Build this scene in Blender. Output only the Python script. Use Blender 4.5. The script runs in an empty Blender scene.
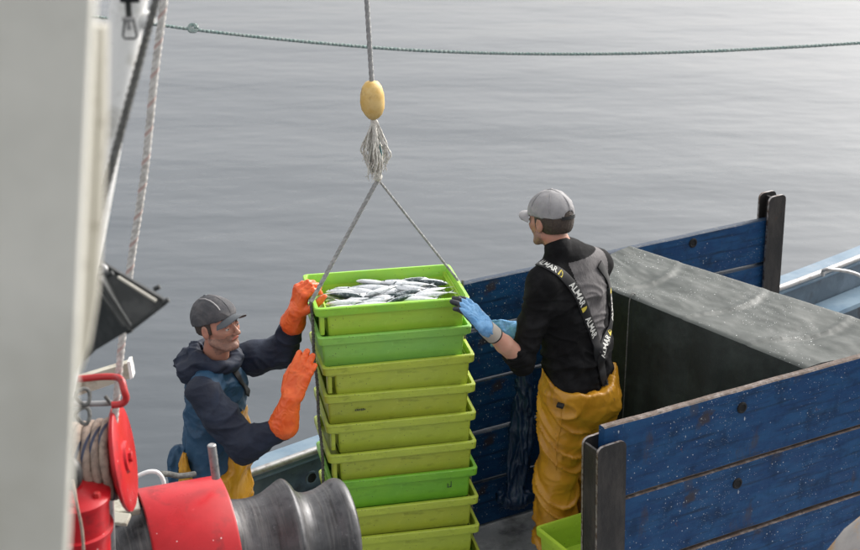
import bpy, bmesh, math, random
import numpy as np
from mathutils import Vector, Matrix, noise
from mathutils.bvhtree import BVHTree
R = math.radians
rnd = random.Random(7)
sc = bpy.context.scene
COL = sc.collection

# ------------------------------------------------------------------ camera
F = 1600.0; PITCH = R(21.2); HC = 3.92
cd = bpy.data.cameras.new('camera'); cam = bpy.data.objects.new('camera', cd); COL.objects.link(cam)
cam.location = (0, 0, HC); cam.rotation_euler = (math.pi/2 - PITCH, 0, 0)
cd.sensor_width = 36; cd.lens = 36*F/860; cd.clip_end = 6000; cd.clip_start = .05
cd.dof.use_dof = True; cd.dof.focus_distance = 6.95; cd.dof.aperture_fstop = 4.0
sc.camera = cam
# ------------------------------------------------------------------ light
SUN_EL, SUN_AZ = R(31), R(49)          # azimuth from +Y towards +X
w = bpy.data.worlds.new('World'); sc.world = w; w.use_nodes = True
nt = w.node_tree; nt.nodes.clear()
sky = nt.nodes.new('ShaderNodeTexSky'); sky.sky_type = 'NISHITA'; sky.sun_disc = False
sky.sun_elevation = SUN_EL; sky.sun_rotation = SUN_AZ
sky.air_density = 1.0; sky.dust_density = 8.0; sky.ozone_density = 1.0
hs = nt.nodes.new('ShaderNodeHueSaturation'); hs.inputs['Saturation'].default_value = .22
bg = nt.nodes.new('ShaderNodeBackground'); bg.inputs['Strength'].default_value = .12
wo = nt.nodes.new('ShaderNodeOutputWorld')
nt.links.new(sky.outputs[0], hs.inputs['Color']); cl = nt.nodes.new('ShaderNodeMix'); cl.data_type = 'RGBA'; cl.inputs[0].default_value = .30; cl.inputs[7].default_value = (6.6, 6.5, 6.5, 1)   # even cloud cover
nt.links.new(hs.outputs[0], cl.inputs[6]); nt.links.new(cl.outputs[2], bg.inputs['Color']); nt.links.new(bg.outputs[0], wo.inputs[0])
sl = bpy.data.lights.new('sun', 'SUN'); sl.energy = .95; sl.angle = R(25); sl.color = (1, .95, .89)
so = bpy.data.objects.new('sun', sl); COL.objects.link(so)
so.rotation_euler = Vector((math.sin(SUN_AZ)*math.cos(SUN_EL), math.cos(SUN_AZ)*math.cos(SUN_EL), math.sin(SUN_EL))).to_track_quat('Z', 'Y').to_euler()
sc.view_settings.view_transform = 'Standard'; sc.view_settings.look = 'None'
sc.view_settings.exposure = 1.27; sc.view_settings.gamma = 1

# ------------------------------------------------------------------ layout helpers
def P(px, py, d):
    """point at horizontal distance d in front of the quay, seen at photo position px, py"""
    t = math.tan(PITCH + math.atan((py-275)/F)); z = HC - d*t
    dep = d*math.cos(PITCH) + d*t*math.sin(PITCH)
    return Vector(((px-430)/F*dep, d, z))
def tag(o, label=None, cat=None, group=None, kind=None):
    if label: o['label'] = label
    if cat: o['category'] = cat
    if group: o['group'] = group
    if kind: o['kind'] = kind
    return o
def empty(name, loc, label, cat, group=None, rz=0):
    o = bpy.data.objects.new(name, None); COL.objects.link(o); o.location = loc; o.rotation_euler = (0, 0, rz)
    o.empty_display_size = .1
    return tag(o, label, cat, group)
def link_mesh(name, me, mats, parent=None):
    o = bpy.data.objects.new(name, me); COL.objects.link(o)
    if not isinstance(mats, (list, tuple)): mats = [mats]
    if not me.materials:
        for m in mats: me.materials.append(m)
    if parent: o.parent = parent
    return o
def smooth(me, ang=None):
    me.polygons.foreach_set('use_smooth', [True]*len(me.polygons))
    if ang is not None:
        me.set_sharp_from_angle(angle=R(ang))
def obj(name, bm, mats, parent=None, sm=None, off=None):
    """one mesh object; vertices given in world space are shifted by the parent's place when off is given"""
    me = bpy.data.meshes.new(name)
    if off is not None: bmesh.ops.translate(bm, vec=-Vector(off), verts=bm.verts)
    bmesh.ops.recalc_face_normals(bm, faces=bm.faces)
    bm.to_mesh(me); bm.free()
    if sm is not None: smooth(me, sm)
    return link_mesh(name, me, mats, parent)
def frame(yaw=0, pitch=0, roll=0):
    return Matrix.Rotation(yaw, 3, 'Z') @ Matrix.Rotation(pitch, 3, 'X') @ Matrix.Rotation(roll, 3, 'Y')
def basis(z, x=None):
    z = Vector(z).normalized(); x = Vector(x) if x is not None else Vector((1, 0, 0))
    if abs(x.normalized().dot(z)) > .95: x = Vector((0, 1, 0))
    y = z.cross(x).normalized(); x = y.cross(z)
    return Matrix((x, y, z)).transposed()

# mesh builders -----------------------------------------------------
def box(bm, c, s, rot=None, bev=0, mi=0, seg=2):
    b = bmesh.new(); bmesh.ops.create_cube(b, size=1)
    for v in b.verts: v.co = Vector((v.co.x*s[0], v.co.y*s[1], v.co.z*s[2]))
    if bev: bmesh.ops.bevel(b, geom=b.edges[:], offset=bev, segments=seg, profile=.5, affect='EDGES')
    merge(bm, b, c, rot, mi)
def merge(bm, b, c=(0, 0, 0), rot=None, mi=0):
    M = Matrix.Translation(Vector(c)) @ (rot.to_4x4() if rot is not None else Matrix())
    vs = [bm.verts.new(M @ v.co) for v in b.verts]; b.verts.index_update()
    for f in b.faces:
        try:
            nf = bm.faces.new([vs[v.index] for v in f.verts]); nf.material_index = mi
        except ValueError: pass
    b.free()
def lathe(bm, prof, c, axis, n=32, mi=0, jit=0):
    """prof: list of (s along axis, radius)"""
    B = basis(axis); c = Vector(c); rings = []
    for s, r in prof:
        if r < 1e-5: rings.append([bm.verts.new(c + B @ Vector((0, 0, s)))]); continue
        rings.append([bm.verts.new(c + B @ Vector((r*math.cos(a), r*math.sin(a), s))) for a in [2*math.pi*i/n for i in range(n)]])
    for a, b in zip(rings, rings[1:]):
        for i in range(n):
            j = (i+1) % n
            if len(a) == 1 and len(b) == 1: continue
            if len(a) == 1: f = bm.faces.new((a[0], b[i], b[j]))
            elif len(b) == 1: f = bm.faces.new((a[i], a[j], b[0]))
            else: f = bm.faces.new((a[i], a[j], b[j], b[i]))
            f.material_index = mi
def cr(pts, n):
    """catmull-rom resample"""
    pts = [Vector(p) for p in pts]; out = []
    for i in range(len(pts)-1):
        p0 = pts[max(i-1, 0)]; p1 = pts[i]; p2 = pts[i+1]; p3 = pts[min(i+2, len(pts)-1)]
        for k in range(n):
            t = k/n
            out.append(.5*((2*p1)+(p2-p0)*t+(2*p0-5*p1+4*p2-p3)*t*t+(3*p1-p0-3*p2+p3)*t*t*t))
    out.append(pts[-1]); return out
def tube(bm, pts, r, n=10, strands=0, twist=0, amp=.14, mi=0, fleck=None, cap=True, jit=0):
    """tube along pts; strands>0 gives a laid rope; fleck = list of strand indexes that take material 1"""
    pts = [Vector(p) for p in pts]; ring0 = None; up = None; s = 0; rings = []
    rr = r if callable(r) else (lambda t: r)
    for i, p in enumerate(pts):
        d = (pts[min(i+1, len(pts)-1)] - pts[max(i-1, 0)]).normalized()
        if up is None: up = d.orthogonal().normalized()
        up = (up - d*up.dot(d)).normalized(); sd = d.cross(up)
        if i: s += (p-pts[i-1]).length
        ring = []
        for k in range(n):
            a = 2*math.pi*k/n; q = rr(i/(len(pts)-1))
            ph = a
            if strands: ph = a + twist*s; q = q*(1 + amp*(abs(math.cos(strands*a/2))*2-1))
            if jit: q *= 1+jit*(rnd.random()-.5)
            ring.append(bm.verts.new(p + (up*math.cos(ph)+sd*math.sin(ph))*q))
        rings.append(ring)
    for i in range(len(rings)-1):
        for k in range(n):
            j = (k+1) % n
            f = bm.faces.new((rings[i][k], rings[i][j], rings[i+1][j], rings[i+1][k])); f.material_index = mi
            if fleck and k in fleck: f.material_index = 1
    if cap:
        bm.faces.new(rings[0][::-1]); bm.faces.new(rings[-1])
def step(a, b, d):
    a = Vector(a); b = Vector(b); n = max(1, int((b-a).length/d)); return [a.lerp(b, i/n) for i in range(n+1)]
def resample(pts, d):
    out = [pts[0]]
    for a, b in zip(pts, pts[1:]): out += step(a, b, d)[1:]
    return out

# ------------------------------------------------------------------ signed distance modelling (for bodies and cloth)
class Field:
    def __init__(s, lo, hi, vox):
        s.lo = np.array(lo, float); s.v = vox
        s.n = np.ceil((np.array(hi)-s.lo)/vox).astype(int)+1
        s.a = np.full(s.n, .08, np.float32)
    def sub(s, lo, hi, pad):
        i0 = np.clip(np.floor((np.array(lo)-pad-s.lo)/s.v).astype(int), 0, s.n)
        i1 = np.clip(np.ceil((np.array(hi)+pad-s.lo)/s.v).astype(int)+1, 0, s.n)
        if (i1 <= i0).any(): return None
        ax = [s.lo[k]+np.arange(i0[k], i1[k])*s.v for k in range(3)]
        X, Y, Z = np.meshgrid(*ax, indexing='ij')
        return (slice(i0[0], i1[0]), slice(i0[1], i1[1]), slice(i0[2], i1[2])), np.stack([X, Y, Z], -1)
    def op(s, prim, k=.012, mode='u'):
        lo, hi, fn = prim
        q = s.sub(lo, hi, .05 + k if mode == 'u' else .03)
        if q is None: return
        sl, p = q; d = fn(p); a = s.a[sl]
        if mode == 'u':
            h = np.clip(.5+.5*(a-d)/k, 0, 1); s.a[sl] = a*(1-h)+d*h-k*h*(1-h)
        elif mode == 's':
            d = -d; h = np.clip(.5-.5*(a-d)/k, 0, 1); s.a[sl] = a*(1-h)+d*h+k*h*(1-h)
    def cut(s, fn):
        """keep only where fn(p) < 0"""
        ax = [s.lo[k]+np.arange(s.n[k])*s.v for k in range(3)]
        X, Y, Z = np.meshgrid(*ax, indexing='ij')
        s.a = np.maximum(s.a, fn(X, Y, Z).astype(np.float32))
    def mesh(s):
        a = s.a.copy(); a[0] = a[-1] = .05; a[:, 0] = a[:, -1] = .05; a[:, :, 0] = a[:, :, -1] = .05
        ins = a < 0
        n = np.array(a.shape)-1
        cs = [(i, j, k) for i in (0, 1) for j in (0, 1) for k in (0, 1)]
        g = lambda arr, c: arr[c[0]:c[0]+n[0], c[1]:c[1]+n[1], c[2]:c[2]+n[2]]
        cnt = sum(g(ins, c).astype(np.int8) for c in cs)
        act = (cnt > 0) & (cnt < 8); idx = np.full(act.shape, -1, np.int64); w_ = np.argwhere(act)
        idx[act] = np.arange(len(w_))
        pos = np.zeros((len(w_), 3)); num = np.zeros(len(w_))
        for c0 in cs:
            for ax in range(3):
                if c0[ax]: continue
                c1 = list(c0); c1[ax] = 1
                v0 = g(a, c0)[act]; v1 = g(a, c1)[act]; m = (v0 < 0) != (v1 < 0)
                t = np.where(m, v0/np.where(m, v0-v1, 1), 0)
                q = np.tile(np.array(c0, float), (len(w_), 1)); q[:, ax] += t
                pos[m] += q[m]; num[m] += 1
        pos = (pos/num[:, None]+w_)*s.v+s.lo
        quads = []
        for ax in range(3):
            b, c = [(1, 2), (2, 0), (0, 1)][ax]
            s0 = [slice(None)]*3; s1 = [slice(None)]*3; s0[ax] = slice(0, -1); s1[ax] = slice(1, None)
            for q in (b, c): s0[q] = slice(1, -1); s1[q] = slice(1, -1)
            A = ins[tuple(s0)]; B = ins[tuple(s1)]
            e = np.argwhere(A != B); fl = A[A != B]
            off = np.zeros(3, int); off[b] = 1; off[c] = 1; e = e+off
            def cell(db, dc):
                x = e.copy(); x[:, b] -= db; x[:, c] -= dc; return idx[x[:, 0], x[:, 1], x[:, 2]]
            f = np.stack([cell(1, 1), cell(0, 1), cell(0, 0), cell(1, 0)], 1)
            f[~fl] = f[~fl][:, ::-1]; quads.append(f)
        return pos, np.concatenate(quads)
def _bb(*pr):
    lo = np.min([np.array(p)-r for p, r in pr], 0); hi = np.max([np.array(p)+r for p, r in pr], 0); return lo, hi
def cone(a, b, ra, rb):
    a = np.array(a, float); b = np.array(b, float); lo, hi = _bb((a, ra), (b, rb)); ab = b-a; L = max((ab**2).sum(), 1e-9)
    def fn(p):
        t = np.clip(((p-a)@ab)/L, 0, 1); q = p-a-t[..., None]*ab
        return np.sqrt((q**2).sum(-1))-(ra+(rb-ra)*t)
    return lo, hi, fn
def econe(a, b, ra, rb, side):
    """elliptical limb: ra, rb = (radius along side, radius across)"""
    a = np.array(a, float); b = np.array(b, float); m = max(*ra, *rb); lo, hi = _bb((a, m), (b, m)); ab = b-a; L = (ab**2).sum()
    u = np.array(side, float); u = u-ab*(u@ab)/L; u /= np.linalg.norm(u); v = np.cross(ab/np.sqrt(L), u); w_ = ab/np.sqrt(L)
    def fn(p):
        t = np.clip(((p-a)@ab)/L, 0, 1); q = p-a-t[..., None]*ab
        rx = ra[0]+(rb[0]-ra[0])*t; ry = ra[1]+(rb[1]-ra[1])*t; rm = np.minimum(rx, ry)
        x = (q@u)/rx; y = (q@v)/ry; z = (q@w_)/rm
        k0 = np.sqrt(x*x+y*y+z*z); k1 = np.sqrt((x/rx)**2+(y/ry)**2+(z/rm)**2)+1e-6
        return k0*(k0-1)/k1
    return lo, hi, fn
def ell(c, r, M=None):
    c = np.array(c, float); r = np.array(r, float); m = r.max(); A = np.array(M) if M is not None else np.eye(3)
    def fn(p):
        q = ((p-c)@A)/r; k0 = np.sqrt((q**2).sum(-1)); k1 = np.sqrt(((q/r)**2).sum(-1))+1e-6
        return k0*(k0-1)/k1
    return c-m, c+m, fn
def rbox(c, h, M=None, rad=.005):
    c = np.array(c, float); h = np.array(h, float)-rad; m = np.linalg.norm(h)+rad; A = np.array(M) if M is not None else np.eye(3)
    def fn(p):
        q = np.abs((p-c)@A)-h
        return np.sqrt((np.maximum(q, 0)**2).sum(-1))+np.minimum(q.max(-1), 0)-rad
    return c-m, c+m, fn
def field_obj(name, fld, mats, parent, off, disp=None, sm_iter=1, paint=None):
    v, q = fld.mesh(); me = bpy.data.meshes.new(name)
    v = v-np.array(off)
    me.vertices.add(len(v)); me.vertices.foreach_set('co', v.ravel())
    me.loops.add(q.size); me.polygons.add(len(q))
    me.polygons.foreach_set('loop_start', np.arange(len(q))*4)
    me.loops.foreach_set('vertex_index', q.ravel().astype(np.int32))
    me.update(calc_edges=True); me.validate()
    nv = len(me.vertices)
    # laplacian smoothing
    e = np.empty(len(me.edges)*2, np.int32); me.edges.foreach_get('vertices', e); e = e.reshape(-1, 2)
    for it in range(sm_iter):
        acc = np.zeros((nv, 3)); cnt = np.zeros(nv)
        for a, b in ((0, 1), (1, 0)):
            for k in range(3): acc[:, k] += np.bincount(e[:, a], v[e[:, b], k], nv)
            cnt += np.bincount(e[:, a], minlength=nv)
        v = .5*v+.5*acc/np.maximum(cnt, 1)[:, None]
    me.vertices.foreach_set('co', v.ravel()); me.update()
    if disp:
        nn = np.empty(nv*3, np.float32); me.vertices.foreach_get('normal', nn); nn = nn.reshape(-1, 3)
        d = np.array([disp(x, y, z) for x, y, z in (v+np.array(off)).tolist()])
        v = v+nn*d[:, None]; me.vertices.foreach_set('co', v.ravel()); me.update()
    o = link_mesh(name, me, mats, parent); smooth(me)
    if paint:
        pc = np.empty(len(me.polygons)*3, np.float32); me.polygons.foreach_get('center', pc)
        pc = pc.reshape(-1, 3)+np.array(off)
        me.polygons.foreach_set('material_index', paint(pc).astype(np.int32)); me.update()
    return o
def folds(freq, amp, stretch=(1, 1, 1), seed=0, sharp=1.6):
    def fn(x, y, z):
        p = Vector((x*freq*stretch[0]+seed, y*freq*stretch[1], z*freq*stretch[2]))
        wv = noise.noise(p*.6+Vector((5, 3, 1)))*1.2
        a = 1-abs(noise.noise(p+Vector((wv, wv, wv))))*2
        b = noise.noise(p*2.3)
        return amp*((max(a, 0)**sharp)-.45+.25*b)
    return fn

# ------------------------------------------------------------------ materials
def S(c): return tuple(((x/255)/12.92 if x/255 <= .04045 else ((x/255+.055)/1.055)**2.4) for x in c)
class Mat:
    def __init__(s, name, col, rough=.6, metal=0, spec=.5):
        m = bpy.data.materials.new(name); m.use_nodes = True; s.m = m; s.nt = m.node_tree; s.b = s.nt.nodes['Principled BSDF']
        s.b.inputs['Roughness'].default_value = rough; s.b.inputs['Metallic'].default_value = metal
        s.b.inputs['Specular IOR Level'].default_value = spec
        s.b.inputs['Base Color'].default_value = (*col, 1); s.col = None; s.base = (*col, 1)
        s.tc = s.nt.nodes.new('ShaderNodeTexCoord'); s.h = None; s.src = s.tc.outputs['Object']
    def n(s, t, **kw):
        n = s.nt.nodes.new(t)
        for k, v in kw.items():
            if k in n.inputs: n.inputs[k].default_value = v
            else: setattr(n, k, v)
        return n
    def L(s, a, b): s.nt.links.new(a, b)
    def coord(s, scale=(1, 1, 1), rot=(0, 0, 0)):
        mp = s.n('ShaderNodeMapping'); mp.inputs['Scale'].default_value = scale; mp.inputs['Rotation'].default_value = rot
        s.L(s.src, mp.inputs[0]); return mp.outputs[0]
    def turn(s, ang):
        v = s.n('ShaderNodeVectorRotate'); v.rotation_type = 'Z_AXIS'; v.inputs['Angle'].default_value = ang
        s.L(s.tc.outputs['Object'], v.inputs['Vector']); s.src = v.outputs[0]; return s
    def noise(s, sc_=5, det=4, ro=.6, scale=(1, 1, 1)):
        n = s.n('ShaderNodeTexNoise'); n.inputs['Scale'].default_value = sc_; n.inputs['Detail'].default_value = det; n.inputs['Roughness'].default_value = ro
        s.L(s.coord(scale), n.inputs['Vector']); return n.outputs[0]
    def ramp(s, src, a, b):
        mr = s.n('ShaderNodeMapRange'); mr.inputs['From Min'].default_value = a; mr.inputs['From Max'].default_value = b
        s.L(src, mr.inputs[0]); return mr.outputs[0]
    def mul(s, a, b, op='MULTIPLY'):
        m = s.n('ShaderNodeMath'); m.operation = op
        for i, q in enumerate((a, b)):
            if isinstance(q, (int, float)): m.inputs[i].default_value = q
            else: s.L(q, m.inputs[i])
        return m.outputs[0]
    def mix(s, fac, col):
        m = s.n('ShaderNodeMix'); m.data_type = 'RGBA'
        if isinstance(fac, (int, float)): m.inputs[0].default_value = fac
        else: s.L(fac, m.inputs[0])
        if s.col is None: m.inputs[6].default_value = s.base
        else: s.L(s.col, m.inputs[6])
        if isinstance(col, tuple): m.inputs[7].default_value = (*col, 1)
        else: s.L(col, m.inputs[7])
        s.col = m.outputs[2]; s.L(s.col, s.b.inputs['Base Color']); return s
    def vary(s, col, sc_=4, a=.35, b=.7, amt=1, det=5, scale=(1, 1, 1)):
        return s.mix(s.mul(s.ramp(s.noise(sc_, det, .65, scale), a, b), amt), col)
    def specks(s, col, sc_=60, size=.18, dens=.5, amt=.9, scale=(1, 1, 1), clump=3):
        v = s.n('ShaderNodeTexVoronoi'); v.inputs['Scale'].default_value = sc_; s.L(s.coord(scale), v.inputs['Vector'])
        n2 = s.noise(sc_*1.7, 2)
        d = s.mul(v.outputs['Distance'], s.mul(n2, .35), 'ADD')
        a = s.ramp(d, size+.2, size+.12)
        sep = s.n('ShaderNodeSeparateColor'); s.L(v.outputs['Color'], sep.inputs[0])
        keep = s.ramp(s.mul(sep.outputs[0], s.ramp(s.noise(clump, 5, .7), .36, .70)), dens, dens+.05)
        return s.mix(s.mul(s.mul(a, keep), amt), col)
    def rough(s, lo, hi, sc_=6, scale=(1, 1, 1)):
        mr = s.n('ShaderNodeMapRange'); mr.inputs['To Min'].default_value = lo; mr.inputs['To Max'].default_value = hi
        mr.inputs['From Min'].default_value = .3; mr.inputs['From Max'].default_value = .7
        s.L(s.noise(sc_, 5, .6, scale), mr.inputs[0]); s.L(mr.outputs[0], s.b.inputs['Roughness']); return s
    def bump(s, sc_=30, st=.3, dist=.005, det=5, scale=(1, 1, 1)):
        bp = s.n('ShaderNodeBump'); bp.inputs['Strength'].default_value = st; bp.inputs['Distance'].default_value = dist
        s.L(s.noise(sc_, det, .6, scale), bp.inputs['Height'])
        if s.h: s.L(s.h, bp.inputs['Normal'])
        s.h = bp.outputs[0]; s.L(s.h, s.b.inputs['Normal']); return s

def blue_paint(name, seed):
    m = Mat(name, (.006, .039, .118), .5, spec=.22)
    m.tc.outputs['Object']
    m.vary((.011, .066, .165), 5+seed, .42, .62, .8, scale=(1, 1, 3)).vary((.006, .022, .06), 9, .52, .7, .75)
    m.vary((.045, .030, .020), 3.1+seed*.3, .65, .71, .75, 8)
    m.vary((.12, .055, .03), 14, .68, .74, .7, 8)
    m.specks((.50, .53, .54), 62, .15, .34, .95, clump=3.2).specks((.46, .50, .52), 22, .09, .42, .9, clump=2.5, scale=(1.3, 1, .5)).specks((.40, .44, .46), 120, .17, .32, .85, clump=2.6)
    m.vary((.09, .12, .16), 90, .66, .74, .6)
    m.vary((.004, .016, .04), 12, .52, .68, .75, 8, scale=(.25, 1, 4)).vary((.05, .032, .02), 7, .62, .72, .6, 8, scale=(1, 1, .5)).rough(.42, .68, 9).bump(16, .4, .003, 6, (.12, 1, 5)).bump(26, .35, .004).bump(150, .15, .002)
    return m.m
M = {}
M['blue'] = [blue_paint('blue_plank_paint_%d' % i, i) for i in range(3)]
M['edge'] = Mat('bare_plank_edge', (.10, .07, .055), .8).vary((.20, .17, .155), 20, .48, .66).vary((.05, .04, .035), 35, .5, .65).bump(80, .6, .004).m
M['edge_blue'] = Mat('worn_blue_plank_edge', (.012, .03, .06), .6).vary((.09, .10, .11), 25, .55, .68).bump(80, .5, .003).m
M['hole'] = Mat('dark_hole', (.008, .008, .009), .9).m
M['post'] = Mat('worn_black_steel', (.020, .019, .019), .5, .3).vary((.055, .048, .043), 14, .45, .7, 1, scale=(1, 1, .25)).vary((.07, .035, .02), 9, .62, .72, .7).specks((.25, .25, .24), 70, .06, .42, .6).rough(.35, .7).bump(60, .4, .003).m
M['postedge'] = Mat('bright_worn_steel_edge', (.35, .33, .32), .4, .7).vary((.12, .08, .06), 40, .45, .6).m
M['deck'] = Mat('wet_grey_deck_paint', (.40, .41, .42), .4).vary((.5, .51, .52), 7, .45, .6).vary((.06, .06, .06), 4, .55, .7, .8).specks((.5, .5, .5), 50, .08, .4, .8).rough(.15, .55).bump(40, .3, .004).m
M['hull'] = Mat('blue_grey_gunwale_paint', (.095, .165, .235), .4).vary((.16, .235, .30), 4, .4, .6).vary((.10, .13, .16), 9, .6, .7, .7).rough(.25, .55).bump(30, .2, .003).m
M['hullin'] = Mat('dark_blue_bulwark_paint', (.055, .085, .115), .4).vary((.10, .14, .18), 5, .45, .65).vary((.02, .02, .025), 9, .55, .7, .8).specks((.4, .42, .44), 40, .07, .4, .7).bump(30, .3, .003).m
M['steel'] = Mat('dull_stainless_pipe', (.36, .36, .36), .4, .7).vary((.25, .24, .23), 30, .5, .65).rough(.32, .6).m
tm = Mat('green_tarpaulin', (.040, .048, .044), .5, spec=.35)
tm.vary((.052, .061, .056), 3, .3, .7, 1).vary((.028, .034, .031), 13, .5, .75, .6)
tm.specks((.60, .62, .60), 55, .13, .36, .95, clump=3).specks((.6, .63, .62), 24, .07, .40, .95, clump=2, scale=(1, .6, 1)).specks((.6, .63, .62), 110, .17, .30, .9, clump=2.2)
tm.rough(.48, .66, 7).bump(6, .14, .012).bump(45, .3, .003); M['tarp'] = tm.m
M['tarpside'] = Mat('shaded_green_tarpaulin_side', (.017, .023, .020), .55, spec=.4).vary((.032, .042, .037), 6, .45, .65).specks((.2, .21, .2), 50, .05, .45, .5).bump(9, .4, .02, scale=(1, 1, .5)).m  # same tarpaulin, with the shade of its hanging sides put into a darker colour
def plastic(name, c, c2, dirt=.5):
    m = Mat(name, c, .38)
    m.vary(c2, 5, .4, .62, .9).vary(tuple(x*.45 for x in c), 11, .56, .72, dirt, 7, scale=(1, 1, 2.5)).vary(tuple(min(1, x*1.25+.03) for x in c), 30, .6, .75, .5)
    m.vary((.12, .13, .03), 16, .62, .76, .55, 8, scale=(1, 1, 7)).specks((.06, .07, .03), 70, .16, .28, .85, clump=5).vary((.62, .66, .35), 40, .66, .74, .35, 8, scale=(.5, 1, 3)).rough(.28, .5).bump(50, .12, .002)
    m.b.inputs['Subsurface Weight'].default_value = .0
    m.b.inputs['Transmission Weight'].default_value = .0
    return m.m
M['c_bright'] = plastic('bright_green_plastic', (.25, .56, .055), (.32, .60, .04), .25)
M['c_yell'] = plastic('yellowish_green_plastic', (.36, .60, .055), (.42, .62, .06), .25)
M['c_mint'] = plastic('light_green_plastic', (.23, .52, .09), (.27, .56, .09), .3)
M['c_olive'] = plastic('olive_lime_plastic', (.40, .49, .055), (.45, .55, .06), .6)
M['c_olive2'] = plastic('dirty_olive_lime_plastic', (.40, .46, .045), (.35, .43, .05), .75)
M['c_green'] = plastic('grass_green_plastic', (.16, .43, .030), (.20, .48, .03), .45)
M['c_lime'] = plastic('clean_lime_plastic', (.42, .62, .05), (.38, .58, .05), .15)
M['red'] = Mat('glossy_red_paint', (.36, .006, .010), .38, spec=.35).turn(R(-20)).vary((.43, .010, .016), 5, .4, .6).vary((.20, .010, .012), 12, .55, .68, .75, 8).vary((.10, .05, .04), 7, .66, .70, .8, 9).vary((.62, .10, .11), 50, .64, .74, .5, 8).specks((.75, .55, .55), 34, .10, .34, .9, clump=3).rough(.22, .5).bump(25, .12, .003).m
M['red2'] = Mat('weathered_red_paint', (.42, .02, .02), .4).vary((.25, .015, .015), 12, .5, .65).vary((.08, .03, .02), 20, .64, .7, .8).bump(30, .2, .003).m
M['iron'] = Mat('worn_cast_iron', (.060, .060, .062), .45, .5).turn(R(-20)).vary((.12, .12, .125), 6, .42, .6, .8, scale=(1, 1, 1)).vary((.03, .03, .034), 10, .55, .68, .9).vary((.22, .22, .23), 45, .62, .75, .6, 8).specks((.3, .3, .3), 30, .08, .40, .7).vary((.13, .09, .07), 8, .66, .72, .5).vary((.17, .165, .16), 5, .5, .68, .7, 6, (14, .6, .6)).vary((.025, .022, .02), 7, .55, .7, .7, 6, (9, .8, .8)).rough(.28, .6).bump(22, .3, .004).bump(6, .35, .003, 5, (16, .5, .5)).m
M['darkmetal'] = Mat('dark_grey_lamp_housing', (.018, .021, .021), .5, .2).vary((.035, .038, .038), 12, .5, .6).vary((.18, .18, .17), 40, .66, .72, .6).bump(50, .2, .002).m
M['greypaint'] = Mat('off_white_mast_paint', (.70, .685, .62), .5).vary((.60, .59, .53), 3, .4, .6).vary((.42, .40, .33), 1.6, .56, .72, .6).vary((.2, .19, .16), 30, .68, .72, .6).bump(60, .15, .002).m
M['greypaint2'] = Mat('stained_grey_bracket_paint', (.50, .48, .42), .6).vary((.25, .22, .17), 30, .6, .68, .9).m
M['white'] = Mat('white_spar_paint', (.82, .82, .80), .4).vary((.55, .54, .5), 8, .5, .65).vary((.2, .18, .15), 40, .68, .71, .8).m
M['cream'] = Mat('cream_board_paint', (.42, .40, .33), .6).vary((.25, .22, .17), 14, .5, .65).m
M['rope_g'] = Mat('green_polypropylene_rope', (.20, .29, .27), .8).vary((.33, .37, .35), 60, .4, .6).bump(300, .5, .002).m
M['rope_grey'] = Mat('grey_wire_rope', (.26, .265, .265), .6).vary((.38, .38, .37), 80, .45, .6).bump(300, .4, .002).m
M['rope_dark'] = Mat('weathered_dark_rope', (.10, .10, .093), .8).vary((.16, .16, .15), 60, .45, .6).bump(300, .5, .002).m
M['rope_w'] = Mat('white_braided_rope', (.58, .56, .53), .8).vary((.42, .40, .37), 70, .45, .6).bump(300, .5, .002).m
M['rope_p'] = Mat('pinkish_rope_fleck', (.47, .35, .32), .8).m
M['rope_b'] = Mat('beige_winch_rope', (.35, .27, .215), .85).vary((.22, .17, .14), 40, .45, .6).bump(300, .5, .003).m
M['rope_n'] = Mat('navy_rope_fleck', (.05, .06, .10), .85).m
M['fibre'] = Mat('frayed_white_fibre', (.62, .60, .55), .9).vary((.40, .39, .35), 80, .45, .6).m
M['fibre_t'] = Mat('frayed_teal_fibre', (.06, .19, .20), .9).m
M['float'] = Mat('yellow_foam_float', (.58, .37, .10), .6).vary((.66, .47, .19), 14, .4, .6).vary((.30, .17, .06), 22, .58, .7, .7).bump(60, .4, .003).m
M['sling'] = Mat('grey_sling_webbing', (.24, .245, .24), .75).vary((.36, .36, .35), 50, .45, .6).bump(200, .4, .002).m
M['skin'] = Mat('weathered_skin', (.38, .20, .14), .5).vary((.44, .18, .125), 22, .4, .65, .8).vary((.36, .17, .11), 60, .55, .7, .5).bump(160, .2, .0015).m
M['skin_light'] = Mat('forearm_skin', (.56, .32, .23), .5).vary((.56, .26, .19), 18, .4, .65, .8).bump(160, .2, .0015).m
M['stubble'] = Mat('stubbled_skin', (.31, .175, .13), .6).vary((.22, .125, .095), 90, .4, .6).bump(400, .3, .001).m
M['lip'] = Mat('lip_skin', (.34, .12, .095), .45).m
M['eye'] = Mat('eye_white', (.55, .5, .46), .2).m
M['iris'] = Mat('dark_iris', (.02, .014, .01), .15).m
for k in ('skin', 'skin_light', 'stubble'):
    b_ = M[k].node_tree.nodes['Principled BSDF']; b_.inputs['Subsurface Weight'].default_value = .12; b_.inputs['Subsurface Radius'].default_value = (.01, .004, .002)
M['hair'] = Mat('dark_brown_hair', (.028, .018, .013), .6).vary((.06, .042, .03), 200, .4, .6).bump(350, .9, .003).m
M['cap_grey'] = Mat('light_grey_cap_cotton', (.29, .285, .29), .85).vary((.235, .23, .235), 14, .4, .6).vary((.34, .33, .30), 22, .6, .7, .6).bump(20, .4, .006).bump(400, .5, .001).m
M['cap_dark'] = Mat('charcoal_cap_cotton', (.055, .056, .062), .85).vary((.085, .082, .085), 12, .45, .6).bump(25, .6, .006).bump(400, .5, .001).m
M['cap_brim'] = Mat('slate_brim_cotton', (.085, .095, .105), .8).bump(400, .4, .001).m
M['cap_pipe'] = Mat('pale_piping', (.30, .29, .29), .7).m
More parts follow.
